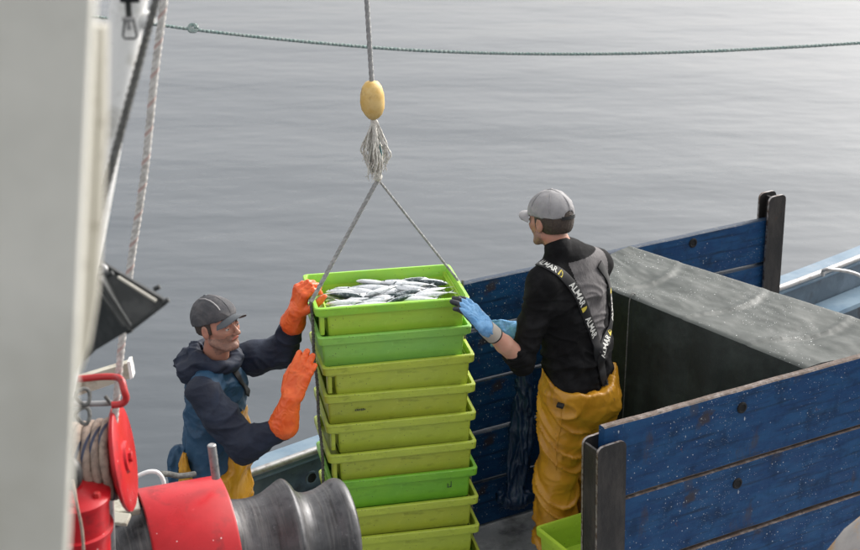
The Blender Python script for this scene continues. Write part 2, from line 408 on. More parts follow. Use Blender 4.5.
M['black'] = Mat('black_stretch_knit', (.0075, .0075, .008), .9, spec=.12).vary((.017, .017, .018), 9, .45, .65).specks((.18, .17, .15), 70, .03, .47, .5).bump(24, .35, .01).bump(500, .4, .001).m
M['grey'] = Mat('heather_grey_knit', (.075, .070, .072), .8).vary((.105, .098, .10), 10, .4, .6).bump(18, .5, .014, scale=(1, 1, .45)).bump(500, .5, .001).m
M['strap'] = Mat('black_elastic_webbing', (.007, .007, .008), .65).bump(400, .5, .001).m
M['print'] = Mat('white_print', (.62, .62, .58), .6).m
M['print_y'] = Mat('yellow_print', (.62, .50, .07), .6).m
oil = Mat('mustard_oilskin', (.47, .215, .014), .38).vary((.55, .27, .018), 6, .4, .6).vary((.26, .115, .014), 9, .55, .7, .75, 7).vary((.06, .045, .03), 26, .66, .72, .7).specks((.5, .45, .3), 60, .04, .44, .6)
M['oil'] = oil.rough(.26, .5).bump(9, .3, .01).bump(90, .15, .002).m
M['navy'] = Mat('navy_jacket_fabric', (.007, .012, .028), .75).vary((.012, .021, .045), 8, .42, .62).bump(22, .5, .01).bump(400, .3, .001).m
M['jblue'] = Mat('blue_jacket_fabric', (.010, .050, .105), .65).vary((.015, .065, .13), 8, .42, .62).vary((.007, .025, .05), 14, .56, .7, .7).bump(22, .5, .01).bump(400, .3, .001).m
M['orange'] = Mat('orange_rubber_glove', (.72, .095, .012), .42).vary((.80, .14, .025), 16, .4, .6).vary((.45, .05, .01), 22, .58, .72, .6).bump(60, .3, .003).bump(300, .2, .001).m
M['gblue'] = Mat('light_blue_knit_glove', (.10, .27, .50), .8).vary((.17, .36, .60), 30, .4, .6).vary((.05, .15, .32), 24, .58, .7, .7).bump(300, .6, .002).bump(60, .4, .004).m
M['gblack'] = Mat('black_latex_palm', (.02, .025, .032), .5).bump(200, .4, .002).m
M['gcuff'] = Mat('off_white_knit_cuff', (.42, .38, .33), .85).bump(300, .7, .002).m
M['band'] = Mat('black_rubber_band', (.01, .01, .01), .5).m
M['boot'] = Mat('dark_rubber_boot', (.012, .013, .013), .4).bump(60, .2, .002).m
M['fish'] = None
fm = Mat('silver_fish_skin', (.68, .70, .72), .26, .4)
sepz = fm.n('ShaderNodeSeparateXYZ'); fm.L(fm.tc.outputs['Object'], sepz.inputs[0])
bk = fm.ramp(fm.mul(sepz.outputs[1], fm.mul(fm.noise(60, 3), .006), 'ADD'), .008, .016)
fm.mix(bk, (.035, .055, .06)); fm.vary((.30, .34, .36), 50, .5, .62, .7); fm.vary((.80, .70, .62), 25, .62, .7, .5)
fm.bump(300, .3, .001); M['fish'] = fm.m
M['sack'] = Mat('pale_grey_float_skin', (.36, .34, .32), .6).vary((.28, .27, .26), 7, .4, .6).vary((.52, .27, .05), 5, .48, .56, .6).bump(30, .3, .004).m
M['orange_cloth'] = Mat('orange_stained_float_skin', (.50, .24, .04), .6).vary((.36, .28, .2), 9, .45, .6).m
M['bluesheet'] = Mat('dark_blue_plastic_sheet', (.006, .022, .060), .35).vary((.01, .035, .085), 9, .4, .6).bump(18, .6, .015).m

# ------------------------------------------------------------------ water
wm = Mat('harbour_water', (.060, .071, .081), .12, spec=.5); wm.b.inputs['IOR'].default_value = 1.333
wm.bump(.8, .26, .14, 3, (.45, 1, 1)).bump(4.5, .15, .03, 3, (.6, 1, 1)).bump(.16, .28, .6, 2, (.5, 1, 1))
bm = bmesh.new(); bmesh.ops.create_grid(bm, x_segments=8, y_segments=8, size=3000)
for v in bm.verts: v.co.z = -1.35
tag(obj('water', bm, wm.m), 'calm grey harbour water with soft ripples', None, None, 'structure')

# ------------------------------------------------------------------ boat deck and bulwark
U = Vector((math.sin(R(60)), math.cos(R(60)), 0)); N = Vector((-U.y, U.x, 0))       # along / across the boards
DZ = -.20
bm = bmesh.new()
def slab(bm, poly, z0, z1, mi=0):
    a = [bm.verts.new((x, y, z0)) for x, y in poly]; b = [bm.verts.new((x, y, z1)) for x, y in poly]
    bm.faces.new(b).material_index = mi; bm.faces.new(a[::-1]).material_index = mi
    for i in range(len(poly)):
        j = (i+1) % len(poly); bm.faces.new((a[i], a[j], b[j], b[i])).material_index = mi
G0, G1, G2 = Vector((-2.5, 5.35, 0)), Vector((-.564, 6.90, 0)), Vector((2.13, 9.04, 0))
G3 = Vector((3.4, 10.15, 0))
slab(bm, [(-.62, 4.6), (3.2, 5.4), (3.6, 8.6), (3.25, 9.75), (2.3, 8.75), (-.50, 6.85)], -.42, DZ)
tag(obj('deck', bm, M['deck']), 'wet grey raised working deck of the fishing boat', None, None, 'structure')
bm = bmesh.new(); slab(bm, [(-2.9, 3.6), (-.4, 3.9), (-.5, 6.9), (-2.7, 5.1)], -.95, -.50)
tag(obj('lower_deck', bm, M['deck']), 'lower well deck behind the winch', None, None, 'structure')
ZG = .30
gp = cr([G0, G1, G1.lerp(G2, .5)+N*.05, G2, G3], 10)
blw = empty('bulwark', (G1.x, G1.y, -.5), 'blue grey boat gunwale with pale cap running behind the crates and planks', 'bulwark')
def sweep(bm, pts, prof, mi=0):
    """prof: closed list of (across, z)"""
    rings = []
    for i, p in enumerate(pts):
        d = (pts[min(i+1, len(pts)-1)]-pts[max(i-1, 0)]); d.z = 0; d.normalize(); n_ = Vector((-d.y, d.x, 0))
        rings.append([bm.verts.new(p+n_*a+Vector((0, 0, z))) for a, z in prof])
    for a, b in zip(rings, rings[1:]):
        for i in range(len(prof)):
            j = (i+1) % len(prof); bm.faces.new((a[i], a[j], b[j], b[i])).material_index = mi
    bm.faces.new(rings[0][::-1]); bm.faces.new(rings[-1])
off = blw.location
bm = bmesh.new(); sweep(bm, gp, [(-.01, -.9), (.03, -.9), (.05, ZG-.02), (.02, ZG-.02)]); obj('inner_plating', bm, M['hullin'], blw, 40, off)
bm = bmesh.new(); sweep(bm, gp, [(0, ZG-.018), (.15, ZG-.03), (.17, ZG-.01), (.16, ZG+.01), (.01, ZG+.02), (-.01, ZG)]); obj('cap', bm, M['hull'], blw, 40, off)
bm = bmesh.new(); sweep(bm, gp, [(.15, -1.6), (.18, -1.6), (.16, ZG-.035), (.14, ZG-.035)]); obj('outer_plating', bm, M['hull'], blw, 40, off)
bm = bmesh.new(); sweep(bm, gp, [(-.16, .09), (.01, .09), (.01, .12), (-.16, .12)]); obj('inner_ledge', bm, M['hull'], blw, 40, off)
bm = bmesh.new(); tube(bm, [p+Vector((.01, 0, ZG+.035)) for p in gp], .02, 10); obj('edge_rail', bm, M['steel'], blw, 60, off)
for k, (px, py) in enumerate(((312, 478), (268, 497))):
    c = P(px, py, 6.86 if k == 0 else 6.5); d = (G1-G0).normalized()
    # freeing ports: dark round openings with a rim
    s = (c-G1).dot(d); c = G1+d*s+Vector((0, 0, c.z)) if s < 0 else G1+(G2-G1).normalized()*s+Vector((0, 0, c.z))
    nn = Vector((d.y, -d.x, 0)); c = c+nn*.02
    bm = bmesh.new(); lathe(bm, [(0, .035), (.008, .035), (.008, .026), (.002, .026)], c, nn, 20); obj('port_rim', bm, M['hullin'], blw, 40, off)
    bm = bmesh.new(); lathe(bm, [(.003, .026), (.003, 0)], c, nn, 20); obj('port_opening', bm, M['hole'], blw, None, off)
# small looped grab rod on the gunwale, right
a = P(822, 272, 9.12); b = P(846, 271, 9.2)
gr = empty('grab_rod', P(835, 275, 9.1), 'bent steel rod looped over the pale gunwale at the right', 'rod')
bm = bmesh.new(); z0 = Vector((0, 0, ZG+.03))
pa = [P(823, 276, 9.02), P(823, 271, 9.02), P(829, 269.5, 9.0), P(845, 271, 9.05), P(856, 274, 9.1), P(862, 277, 9.12)]
tube(bm, cr(pa, 6), .011, 8); obj('rod', bm, M['steel'], gr, 60, gr.location)

# ------------------------------------------------------------------ plank walls and posts
def plank_wall(origin, length, zs, label, holes, seed, medge=None):
    root = empty('plank_wall', origin, label, 'plank wall')
    yaw = math.atan2(U.y, U.x); root.rotation_euler = (0, 0, yaw)
    for i, (z0, z1) in enumerate(zip(zs[1:], zs)):
        b = bmesh.new(); h = z1-z0-.013
        nx = int(length/.05); top = i == 0
        # plank body with slightly wavy worn edges
        prof = [(-.019, -h/2+.006), (-.014, -h/2), (.014, -h/2), (.019, -h/2+.006), (.019, h/2-.005), (.013, h/2), (-.013, h/2), (-.019, h/2-.005)]
        rings = []
        for k in range(nx+1):
            x = length*k/nx; jz = .003*noise.noise(Vector((x*6, i*9+seed, 0))); jy = .003*noise.noise(Vector((x*3, i*5+seed, 7)))
            rings.append([b.verts.new((x, y+jy, z+(jz if z > 0 else -jz))) for y, z in prof])
        for a, c in zip(rings, rings[1:]):
            for j in range(8):
                f = b.faces.new((a[j], a[(j+1) % 8], c[(j+1) % 8], c[j])); f.material_index = 1 if j in (4, 5, 6, 0) else 0
        b.faces.new(rings[0][::-1]); b.faces.new(rings[-1])
        o = obj('plank', b, [M['blue'][(i+seed) % 3], medge or M['edge']], root, 30); o.location = (0, .004*((i+seed) % 2), (z0+z1)/2)
        for (s, zz) in holes:
            if z0 < zz < z1:
                b = bmesh.new(); lathe(b, [(0, .026), (.006, .024), (.007, .018), (.002, .014), (.002, 0)], (s, -.019, zz-(z0+z1)/2), (0, -1, 0), 16)
                obj('bolt_hole', b, M['hole'], o, 40)
    return root
def wall_s(px, py, o):            # place along a wall (s) and height of a photo point on its near face
    # intersect viewing ray with vertical plane through o along U
    best = None
    for d in np.arange(4, 11, .005):
        p = P(px, py, float(d)); e = abs((p-o).dot(N))
        if best is None or e < best[0]: best = (e, p)
    return ((best[1]-o).dot(U), best[1].z)
NO = Vector((.686, 5.735, 0)); FO = Vector((-.12, 6.895, 0))
nh = [wall_s(739, 406, NO), wall_s(735, 482, NO)]; fh = [wall_s(691, 242, FO)]
plank_wall(NO, 2.6, [1.055, .70, .35, 0.01, DZ+.002], 'near blue painted plank wall at bottom right, scuffed and speckled with fish scales', nh, 0)
plank_wall(FO, 2.20, [1.15, .895, .62, .34, .06, DZ+.002], 'far blue painted plank wall running behind the two men to the tall post', fh, 1, M['edge_blue'])
def h_post(loc, zt, wd, dp, label, lean=0, wx=-.01):
    root = empty('steel_post', (loc.x, loc.y, DZ), label, 'post'); root.rotation_euler = (0, lean, math.atan2(U.y, U.x))
    h = zt-DZ; t = .012
    def plate(name, x0, x1, y, r, th=t):
        b = bmesh.new(); pr = [(x0, 0), (x1, 0)]
        for k in range(5): a = k/4*math.pi/2; pr.append((x1-r+r*math.cos(a), h-r+r*math.sin(a)))
        for k in range(5): a = math.pi/2+k/4*math.pi/2; pr.append((x0+r+r*math.cos(a), h-r+r*math.sin(a)))
        A = [b.verts.new((x, y-th/2, z)) for x, z in pr]; B = [b.verts.new((x, y+th/2, z)) for x, z in pr]
        b.faces.new(A); b.faces.new(B[::-1])
        for i in range(len(pr)):
            j = (i+1) % len(pr); f = b.faces.new((A[i], B[i], B[j], A[j])); f.material_index = 1 if i >= 1 else 0
        o = obj(name, b, [M['post'], M['postedge']], root); return o
    plate('flange', -wd/2, wd/2, -dp/2, .03); plate('flange', -wd/2, wd/2, dp/2, .03)
    b = bmesh.new(); box(b, (wx, 0, (h-.015)/2), (t, dp-t-.002, h-.015), bev=.002); obj('web', b, [M['post']], root)
    return root
h_post(NO+U*.055, .99, .14, .10, 'short dark steel slotted post at the end of the near plank wall', R(-2), -.063)
h_post(FO+U*2.245, 1.275, .115, .075, 'tall dark steel slotted post at the right end of the far plank wall', R(-1))
h_post(FO+U*-.06, 1.17, .115, .12, 'dark steel slotted post hidden behind the crate stack', 0)

# ------------------------------------------------------------------ tarpaulin covered cargo
tb = [Vector((1.0, 7.46, 1.185)), Vector((.75, 7.22, 1.175)), Vector((.83, 6.93, 1.17)), Vector((1.63, 6.335, 1.03)), Vector((2.24, 6.665, 1.03))]
tr = empty('tarpaulin_cover', (1.3, 7.0, DZ), 'wet green tarpaulin draped over cargo between the blue plank walls', 'tarpaulin')
bm = bmesh.new()
# top: grid between back edge (tb0..tb4) and front edge (tb1,tb2..tb3)
nU, nV = 90, 46
def lp(a, b, t): return a.lerp(b, t)
top = []
for i in range(nU+1):
    u = i/nU; row = []
    bk = lp(tb[0], tb[4], u); fr = lp(lp(tb[1], tb[2], min(1, u*9)), tb[3], max(0, (u-1/9)*9/8)) if u < 1/9 else lp(tb[2], tb[3], (u-1/9)*9/8)
    for j in range(nV+1):
        v = j/nV; p = lp(bk, fr, v)
        for uu, ww, aa in ((.17, .010, .010), (.19, .03, -.006), (.48, .010, .011), (.50, .03, -.006), (.77, .010, .012), (.79, .03, -.006)):
            p.z += aa*math.exp(-((u-uu-.04*math.sin(v*4))/ww)**2)*min(1, .25+3*v, .25+3*(1-v))
        p.z += (.010*noise.noise(Vector((u*7, v*4, 1)))+.003*noise.noise(Vector((u*25, v*16, 4))))*min(1, 8*v, 8*(1-v))-.006*math.sin(math.pi*v)*math.sin(u*math.pi*3)**2
        edge = min(v, 1-v)
        if edge < .04: p.z -= .008*(1-edge/.04)**2
        row.append(bm.verts.new(p))
    top.append(row)
for i in range(nU):
    for j in range(nV): bm.faces.new((top[i][j], top[i+1][j], top[i+1][j+1], top[i][j+1]))
def skirt(edge, outw, mi):
    prev = edge; hgt = [e.co.z for e in edge]
    for k in range(1, 15):
        t = k/14; cur = []
        for q, e in enumerate(edge):
            z = hgt[q]+(DZ-hgt[q])*t; o = outw[q] if isinstance(outw, list) else outw
            wv = .040*noise.noise(Vector((q*.10, t*.8, 3)))+.004*noise.noise(Vector((q*.5, t*5, 8)))
            cur.append(bm.verts.new((e.co.x+o.x*(.012+wv*min(1, 3*t)+.01*t), e.co.y+o.y*(.012+wv*min(1, 3*t)+.01*t), z)))
        for q in range(len(edge)-1): bm.faces.new((prev[q], prev[q+1], cur[q+1], cur[q])).material_index = mi
        prev = cur
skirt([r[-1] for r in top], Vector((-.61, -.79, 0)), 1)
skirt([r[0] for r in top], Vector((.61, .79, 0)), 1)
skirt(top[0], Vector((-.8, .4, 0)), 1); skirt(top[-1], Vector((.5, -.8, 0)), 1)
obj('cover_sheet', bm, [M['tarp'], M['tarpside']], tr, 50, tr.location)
fd = (tb[3]-tb[2]).normalized(); q0 = tb[2]+fd*.13
bm = bmesh.new(); nn = Vector((-.61, -.79, 0))
loop = [q0+nn*-.03+Vector((0, 0, .004)), q0+nn*.0+Vector((.0, 0, .018)), q0+nn*.022+Vector((0, 0, -.01)), q0+nn*.026+Vector((0, 0, -.1)), q0+nn*.04+Vector((.005, 0, -.5)), q0+nn*.045+Vector((0, 0, -1.05))]
tube(bm, cr(loop, 6), .0028, 6); obj('lashing', bm, M['rope_dark'], tr, 60, tr.location)
for s in ():
    bm = bmesh.new(); c = tb[2]+fd*s+nn*.016+Vector((0, 0, -.045)); B = basis(nn)
    for k in range(6): box(bm, c+Vector((rnd.uniform(-.02, .02), rnd.uniform(-.004, .004), rnd.uniform(-.02, .02))), (.016, .010, .022), bev=.004)
    obj('cloth_snag', bm, M['tarp'], tr, 60, tr.location)

# ------------------------------------------------------------------ fish crates
CW, CD, CH = .672, .42, .158
def crate_parts(lft, rgt):
    """rim, body; body tapers and is stepped in at the ends by lft / rgt"""
    bm = bmesh.new()                                       # rim: turned down flange ring
    def ring(w_, d_, z): return [(-w_/2, -d_/2, z), (w_/2, -d_/2, z), (w_/2, d_/2, z), (-w_/2, d_/2, z)]
    def rr(w_, d_, z, r=.02, n=4):
        out = []
        for cx, cy, a0 in ((w_/2-r, d_/2-r, 0), (-w_/2+r, d_/2-r, 90), (-w_/2+r, -d_/2+r, 180), (w_/2-r, -d_/2+r, 270)):
            for k in range(n+1): a = R(a0+90*k/n); out.append(bm.verts.new((cx+r*math.cos(a), cy+r*math.sin(a), z)))
        return out
    seq = [(CW-.012, CD-.012, -.036, .018), (CW-.002, CD-.002, -.036, .02), (CW, CD, -.032, .021), (CW+.004, CD+.004, -.004, .022), (CW-.002, CD-.002, 0, .021), (CW-.026, CD-.026, .001, .014), (CW-.032, CD-.032, -.004, .013), (CW-.040, CD-.040, -.05, .013)]
    rs = [rr(a, b, z, r) for a, b, z, r in seq]
    for a, b in zip(rs, rs[1:]):
        for i in range(len(a)): bm.faces.new((a[i], a[(i+1) % len(a)], b[(i+1) % len(a)], b[i]))
    rim = bm
    bm = bmesh.new()
    x0, x1 = -CW/2+lft, CW/2-rgt; y0, y1 = -CD/2+.014, CD/2-.014; t = .004
    zt, zb = -.028, -CH
    def oct_(x0, x1, y0, y1, z, r):
        out = []
        for cx, cy, a0 in ((x1-r, y1-r, 0), (x0+r, y1-r, 90), (x0+r, y0+r, 180), (x1-r, y0+r, 270)):
            for k in range(4): a = R(a0+30*k); out.append(bm.verts.new((cx+r*math.cos(a), cy+r*math.sin(a), z)))
        return out
    L_ = [oct_(x0, x1, y0, y1, zt, .012), oct_(x0+.006, x1-.006, y0+.010, y1-.010, zb+.012, .012), oct_(x0+.014, x1-.014, y0+.018, y1-.018, zb, .01)]
    for a, b in zip(L_, L_[1:]):
        for i in range(len(a)): bm.faces.new((a[i], a[(i+1) % len(a)], b[(i+1) % len(a)], b[i]))
    bm.faces.new(L_[-1])
    I_ = [oct_(x0+t, x1-t, y0+t, y1-t, zt, .01), oct_(x0+.01, x1-.01, y0+.014, y1-.014, zb+.014, .01)]
    for i in range(16): bm.faces.new((I_[1][i], I_[1][(i+1) % 16], I_[0][(i+1) % 16], I_[0][i]))
    bm.faces.new(I_[1][::-1])
    for i in range(16): bm.faces.new((L_[0][i], I_[0][i], I_[0][(i+1) % 16], L_[0][(i+1) % 16]))
    # shelf joining body top to the rim at stepped ends
    for (a, b) in ((-CW/2+.018, x0+.012), (x1-.012, CW/2-.018)):
        if b-a > .008: box(bm, ((a+b)/2, 0, -.047), (b-a, CD-.045, .004))
    # end tabs (stacking feet) set back from the front
    ends = []
    for sgn, ins in ((-1, lft), (1, rgt)):
        if ins > .03:
            for yy in (-CD/2+.045, CD/2-.045): ends.append((sgn*(CW/2-.012-ins*.38), yy))
    tabs = []
    for ex, ey in ends:
        b = bmesh.new(); box(b, (ex, ey, -.088), (.018, .05, .085), bev=.003); tabs.append(b)
    return rim, bm, tabs
def mkmesh(bm, name, sm=35):
    me = bpy.data.meshes.new(name); bmesh.ops.recalc_face_normals(bm, faces=bm.faces); bm.to_mesh(me); bm.free(); smooth(me, sm); me.materials.append(None); return me
kinds = {}
for key, (l, r) in {'step': (.052, .020), 'flush': (.016, .030)}.items():
    a, b, t = crate_parts(l, r); kinds[key] = (mkmesh(a, 'crate_rim'), mkmesh(b, 'crate_body'), [mkmesh(x, 'crate_foot') for x in t])
def crate(loc, yaw, kind, mb, mr, label, cat='fish crate', group='stacked green fish crates', tilt=0):
    root = empty('fish_crate', loc, label, cat, group); root.rotation_euler = (0, tilt, yaw)
    ri, bo, tabs = kinds[kind]
    for nm, me, mt in [('rim', ri, mr), ('body', bo, mb)]+[('stacking_foot', t, mb) for t in tabs]:
        o = bpy.data.objects.new(nm, me); COL.objects.link(o); o.parent = root
        o.material_slots[0].link = 'OBJECT'; o.material_slots[0].material = mt
    return root
YAW = R(12)
cx = Vector((math.cos(YAW), math.sin(YAW), 0)); cy = Vector((-math.sin(YAW), math.cos(YAW), 0))
FR = Vector((.164, 6.40, 0))                             # front right rim corner of the top crate
zr = [1.333, 1.200, 1.062, .922, .782, .640, .506, .358, .212, .070]
rxp = [470, 472, 475, 476, 476.5, 477, 478, 479, 480, 481]
cinfo = [('step', 'c_yell', 'c_bright', 'bright green crate full of silver fish at the top of the stack'),
 ('flush', 'c_mint', 'c_mint', 'light mint green crate directly under the fish crate'),
 ('step', 'c_olive', 'c_olive', 'olive lime crate, third from the top of the stack'),
 ('flush', 'c_olive2', 'c_olive', 'olive lime crate with a faint dark stamp, fourth from the top'),
 ('step', 'c_olive', 'c_olive', 'dull lime crate, fifth from the top, just below the stamped one'),
 ('step', 'c_olive2', 'c_olive', 'dull lime crate directly above the single grass green crate'),
 ('flush', 'c_green', 'c_green', 'grass green crate low in the stack between two dull lime ones'),
 ('flush', 'c_olive2', 'c_olive', 'dull lime crate directly below the single grass green crate'),
 ('flush', 'c_olive', 'c_olive', 'yellowish lime crate, second from the bottom of the stack'),
 ('flush', 'c_green', 'c_olive2', 'bottom crate of the stack, only its rim corner in view')]
zr.append(-.041); rxp.append(482); cinfo.append(('flush', 'c_olive', 'c_olive', 'crate standing on the deck under the whole stack, below the picture edge'))
crates = []
rr_ = random.Random(3)
for i, (kd, mb, mr, lab) in enumerate(cinfo):
    fr = P(rxp[i], 300, 6.4); dep = 6.4*math.cos(PITCH)+(HC-zr[i])*math.sin(PITCH); x = (rxp[i]-430)/F*dep
    yw = YAW+R(rr_.uniform(-.7, .7)); ex = Vector((math.cos(yw), math.sin(yw), 0)); ey = Vector((-math.sin(yw), math.cos(yw), 0))
    c = Vector((x, 6.40, zr[i]))-ex*CW/2+ey*CD/2
    crates.append(crate(c, yw, kd, M[mb], M[mr], lab, tilt=R(rr_.uniform(-.4, .4))))
# faint stamps
def marks(parent, spots, z0, name='stamp'):
    bm = bmesh.new()
    for (x, z, w_, h_) in spots: box(bm, (x, -CD/2+.0125-.0, z), (w_, .001, h_))
    obj(name, bm, M['gblack'], parent)
marks(crates[3], [(-.20+.007*k, -.083+.001*(k % 2), .004, .010 if k % 3 else .007) for k in range(7)], 0)
marks(crates[6], [(.20, -.08, .003, .022), (.215, -.075, .003, .03), (.207, -.088, .018, .003)], 0)
# single crates at the front edge of the deck
_fl = NO+U*.12+N*.21
for q, wd_ in enumerate(('clean lime crate on top of the pile by the foot of the short post', 'second crate down in the lime pile by the short post', 'third crate down in the lime pile by the short post')):
    crate(_fl+U*CW/2+N*CD/2+Vector((0, 0, DZ+.159+.14*(2-q))), R(30), 'flush', M['c_lime'], M['c_lime'], wd_, group='lime crates piled by the short post')

# ------------------------------------------------------------------ fish
def fish_mesh():
    bm = bmesh.new(); n = 12; L = .24
    prof = [(0, .002, .003), (.012, .009, .012), (.04, .015, .021), (.08, .018, .026), (.12, .017, .025), (.16, .012, .018), (.19, .006, .009), (.205, .003, .0055)]
    rings = [[bm.verts.new((s-L/2, h*math.sin(a), w_*math.cos(a))) for a in [2*math.pi*k/n for k in range(n)]] for s, w_, h in prof]
    for a, b in zip(rings, rings[1:]):
        for i in range(n): bm.faces.new((a[i], a[(i+1) % n], b[(i+1) % n], b[i]))
    bm.faces.new(rings[0]); bm.faces.new(rings[-1])
    x = .203-L/2
    for s in (1, -1):                                   # forked tail with thickness
        v = [(x, 0), (x+.012, s*.006), (x+.045, s*.034), (x+.028, s*.008), (x+.015, 0)]
        A = [bm.verts.new((p[0], p[1], .0012)) for p in v]; B = [bm.verts.new((p[0], p[1], -.0012)) for p in v]
        bm.faces.new(A); bm.faces.new(B[::-1])
        for i in range(5): bm.faces.new((A[i], A[(i+1) % 5], B[(i+1) % 5], B[i]))
    for s, x0, x1, hh in ((1, -.03, .02, .014), (-1, .01, .05, .012)):
        yb = s*.022; v = [(x0, yb), (x0+.015, yb+s*hh), (x1, yb*.8)]
        A = [bm.verts.new((p[0], p[1], .0008)) for p in v]; B = [bm.verts.new((p[0], p[1], -.0008)) for p in v]
        bm.faces.new(A); bm.faces.new(B[::-1])
        for i in range(3): bm.faces.new((A[i], A[(i+1) % 3], B[(i+1) % 3], B[i]))
    bmesh.ops.recalc_face_normals(bm, faces=bm.faces)
    me = bpy.data.meshes.new('fish'); bm.to_mesh(me); bm.free(); smooth(me, 50); me.materials.append(M['fish']); return me
def eye_mesh():
    bm = bmesh.new()
    for s in (1, -1): bmesh.ops.create_icosphere(bm, subdivisions=2, radius=.0042, matrix=Matrix.Translation((-.098, .004, s*.0105)))
    me = bpy.data.meshes.new('fish_eye'); bm.to_mesh(me); bm.free(); smooth(me); me.materials.append(M['iris']); return me
fme, eme = fish_mesh(), eye_mesh()
rf = random.Random(11); C0 = crates[0].location
layers = [(-.125, 8, .8), (-.095, 12, .9), (-.066, 18, 1), (-.042, 26, 1)]
for li, (zz, cnt, sp) in enumerate(layers):
    for k in range(cnt):
        u = rf.uniform(-.20, .20) if li < 3 else -.21+.42*((k*7) % cnt)/(cnt-1)+rf.uniform(-.02, .02)
        v = -.13+.26*(k+.5)/cnt+rf.uniform(-.015, .015)
        o = bpy.data.objects.new('fish', fme); COL.objects.link(o)
        lift = .008 if (li == 3 and -.1 < u < .15) else 0
        o.location = C0+cx*u+cy*v+Vector((0, 0, zz+lift+rf.uniform(-.006, .008)))
        ang = rf.choice((0, math.pi))+R(rf.uniform(-28, 28))
        o.rotation_euler = Matrix.LocRotScale(None, (Matrix.Rotation(YAW+ang, 3, 'Z') @ Matrix.Rotation(R(rf.uniform(-6, 6)), 3, 'Y') @ Matrix.Rotation(R(rf.uniform(-35, 35)), 3, 'X')).to_quaternion(), None).to_euler()
        s_ = rf.uniform(.72, .98); o.scale = (s_, s_, s_)
        tag(o, 'silver fish lying in the heap inside the top green crate', 'fish', 'silver fish heaped in the top crate')
        e = bpy.data.objects.new('eye', eme); COL.objects.link(e); e.parent = o

# ------------------------------------------------------------------ hoist rope, float, tassel, sling
hx = 6.52
KN = P(378, 177, hx)
ho = empty('hoist_rope', P(366, 0, hx), 'grey hoist rope hanging from above with yellow float and frayed end', 'rope')
bm = bmesh.new(); top_ = P(366, 0, hx)+(P(366, 0, hx)-P(371, 82, hx)).normalized()*1.5
tube(bm, step(top_, P(372, 84, hx), .012), .0105, 12, 3, 70, .12); obj('line', bm, M['rope_grey'], ho, 50, ho.location)
fa, fb = P(371.5, 81, hx), P(373.5, 119, hx); L = (fb-fa).length
bm = bmesh.new(); lathe(bm, [(0, 0), (0, .014), (.006, .028), (.025, .042), (.055, .0505), (.09, .052), (L-.045, .0485), (L-.018, .036), (L-.004, .022), (L, .012), (L, 0)], fa, fb-fa, 24)
for v in bm.verts: v.co += Vector((1, 1, 1))*.0025*noise.noise(v.co*30)
obj('float', bm, M['float'], ho, 60, ho.location)
rt = random.Random(5)
def tassel(name, mat, cnt, spread, x0=0):
    bm = bmesh.new(); a0 = P(374.5, 122, hx)
    for k in range(cnt):
        an = rt.uniform(0, 2*math.pi); sp = rt.uniform(.2, 1)*spread; ln = rt.uniform(.16, .245) if abs(math.cos(an))*sp < .03 else rt.uniform(.12, .20)
        e = a0+Vector((math.cos(an)*sp+x0, math.sin(an)*sp, -ln)); m1 = a0.lerp(e, .35)+Vector((math.cos(an)*sp*.2+rt.uniform(-.008, .008), math.sin(an)*sp*.2, .0)); m2 = a0.lerp(e, .75)+Vector((math.cos(an)*sp*.35+rt.uniform(-.018, .018), math.sin(an)*sp*.3, rt.uniform(-.01, .01)))
        tube(bm, cr([a0+Vector((0, 0, .02)), m1, m2, e], 7), lambda t: .0045*(1-.3*t), 5, jit=.7)
        for q in range(3):
            e2 = e+Vector((rt.uniform(-.012, .012), rt.uniform(-.01, .01), rt.uniform(-.03, -.005))); tube(bm, [m2, e, e2], .0018, 4, jit=.4)
    return obj(name, bm, mat, ho, 70, ho.location)
tassel('frayed_end', M['fibre'], 60, .052); tassel('teal_fibres', M['fibre_t'], 4, .018, .022)
bm = bmesh.new()
tube(bm, cr([P(373, 119, hx), P(376, 140, hx-.02), P(378, 160, hx), P(378, 176, hx)], 6), .011, 8, 3, 60, .15)
bmesh.ops.create_icosphere(bm, subdivisions=2, radius=.02, matrix=Matrix.Translation(KN))
obj('knot', bm, M['fibre'], ho, 60, ho.location)
# sling: two legs, going down round the stack
slg = empty('lifting_sling', KN, 'grey lifting sling from the knot down round the crate stack', 'sling')
LFc = Vector((crates[0].location))-cx*(CW/2+.006)
def ribbon(bm, pts, wd, th, side):
    rings = []; side = Vector(side)
    for i, p in enumerate(pts):
        d = (pts[min(i+1, len(pts)-1)]-pts[max(i-1, 0)]).normalized(); s = (side-d*side.dot(d)).normalized(); n_ = d.cross(s)
        rings.append([bm.verts.new(p+s*a*wd/2+n_*b*th/2) for a, b in ((-1, -1), (1, -1), (1, 1), (-1, 1))])
    for a, b in zip(rings, rings[1:]):
        for i in range(4): bm.faces.new((a[i], a[(i+1) % 4], b[(i+1) % 4], b[i]))
    bm.faces.new(rings[0][::-1]); bm.faces.new(rings[-1])
bm = bmesh.new()
a = KN+Vector((0, 0, -.01)); b1 = crates[0].location-cx*(CW/2+.008)-cy*.13+Vector((0, 0, .005))
b2 = crates[-1].location-cx*(CW/2+.012)-cy*.13+Vector((0, 0, -.14))
path = step(a, b1, .02)+step(b1+Vector((-.006, 0, -.01)), b1+Vector((-.006, 0, -.04)), .02)
tube(bm, step(a, b1, .008), .0095, 9, 3, 90, .12); obj('left_leg', bm, M['sling'], slg, 50, slg.location)
bm = bmesh.new(); n_ = 60; pts = []
for k in range(n_+1):
    t = k/n_; p = b1.lerp(b2, t); p += Vector((.0025*math.sin(k*.5)-.002, 0, 0)); pts.append(p)
tube(bm, resample(pts, .01), .0072, 9, 3, 90, .15); obj('stack_leg', bm, M['rope_dark'], slg, 50, slg.location)
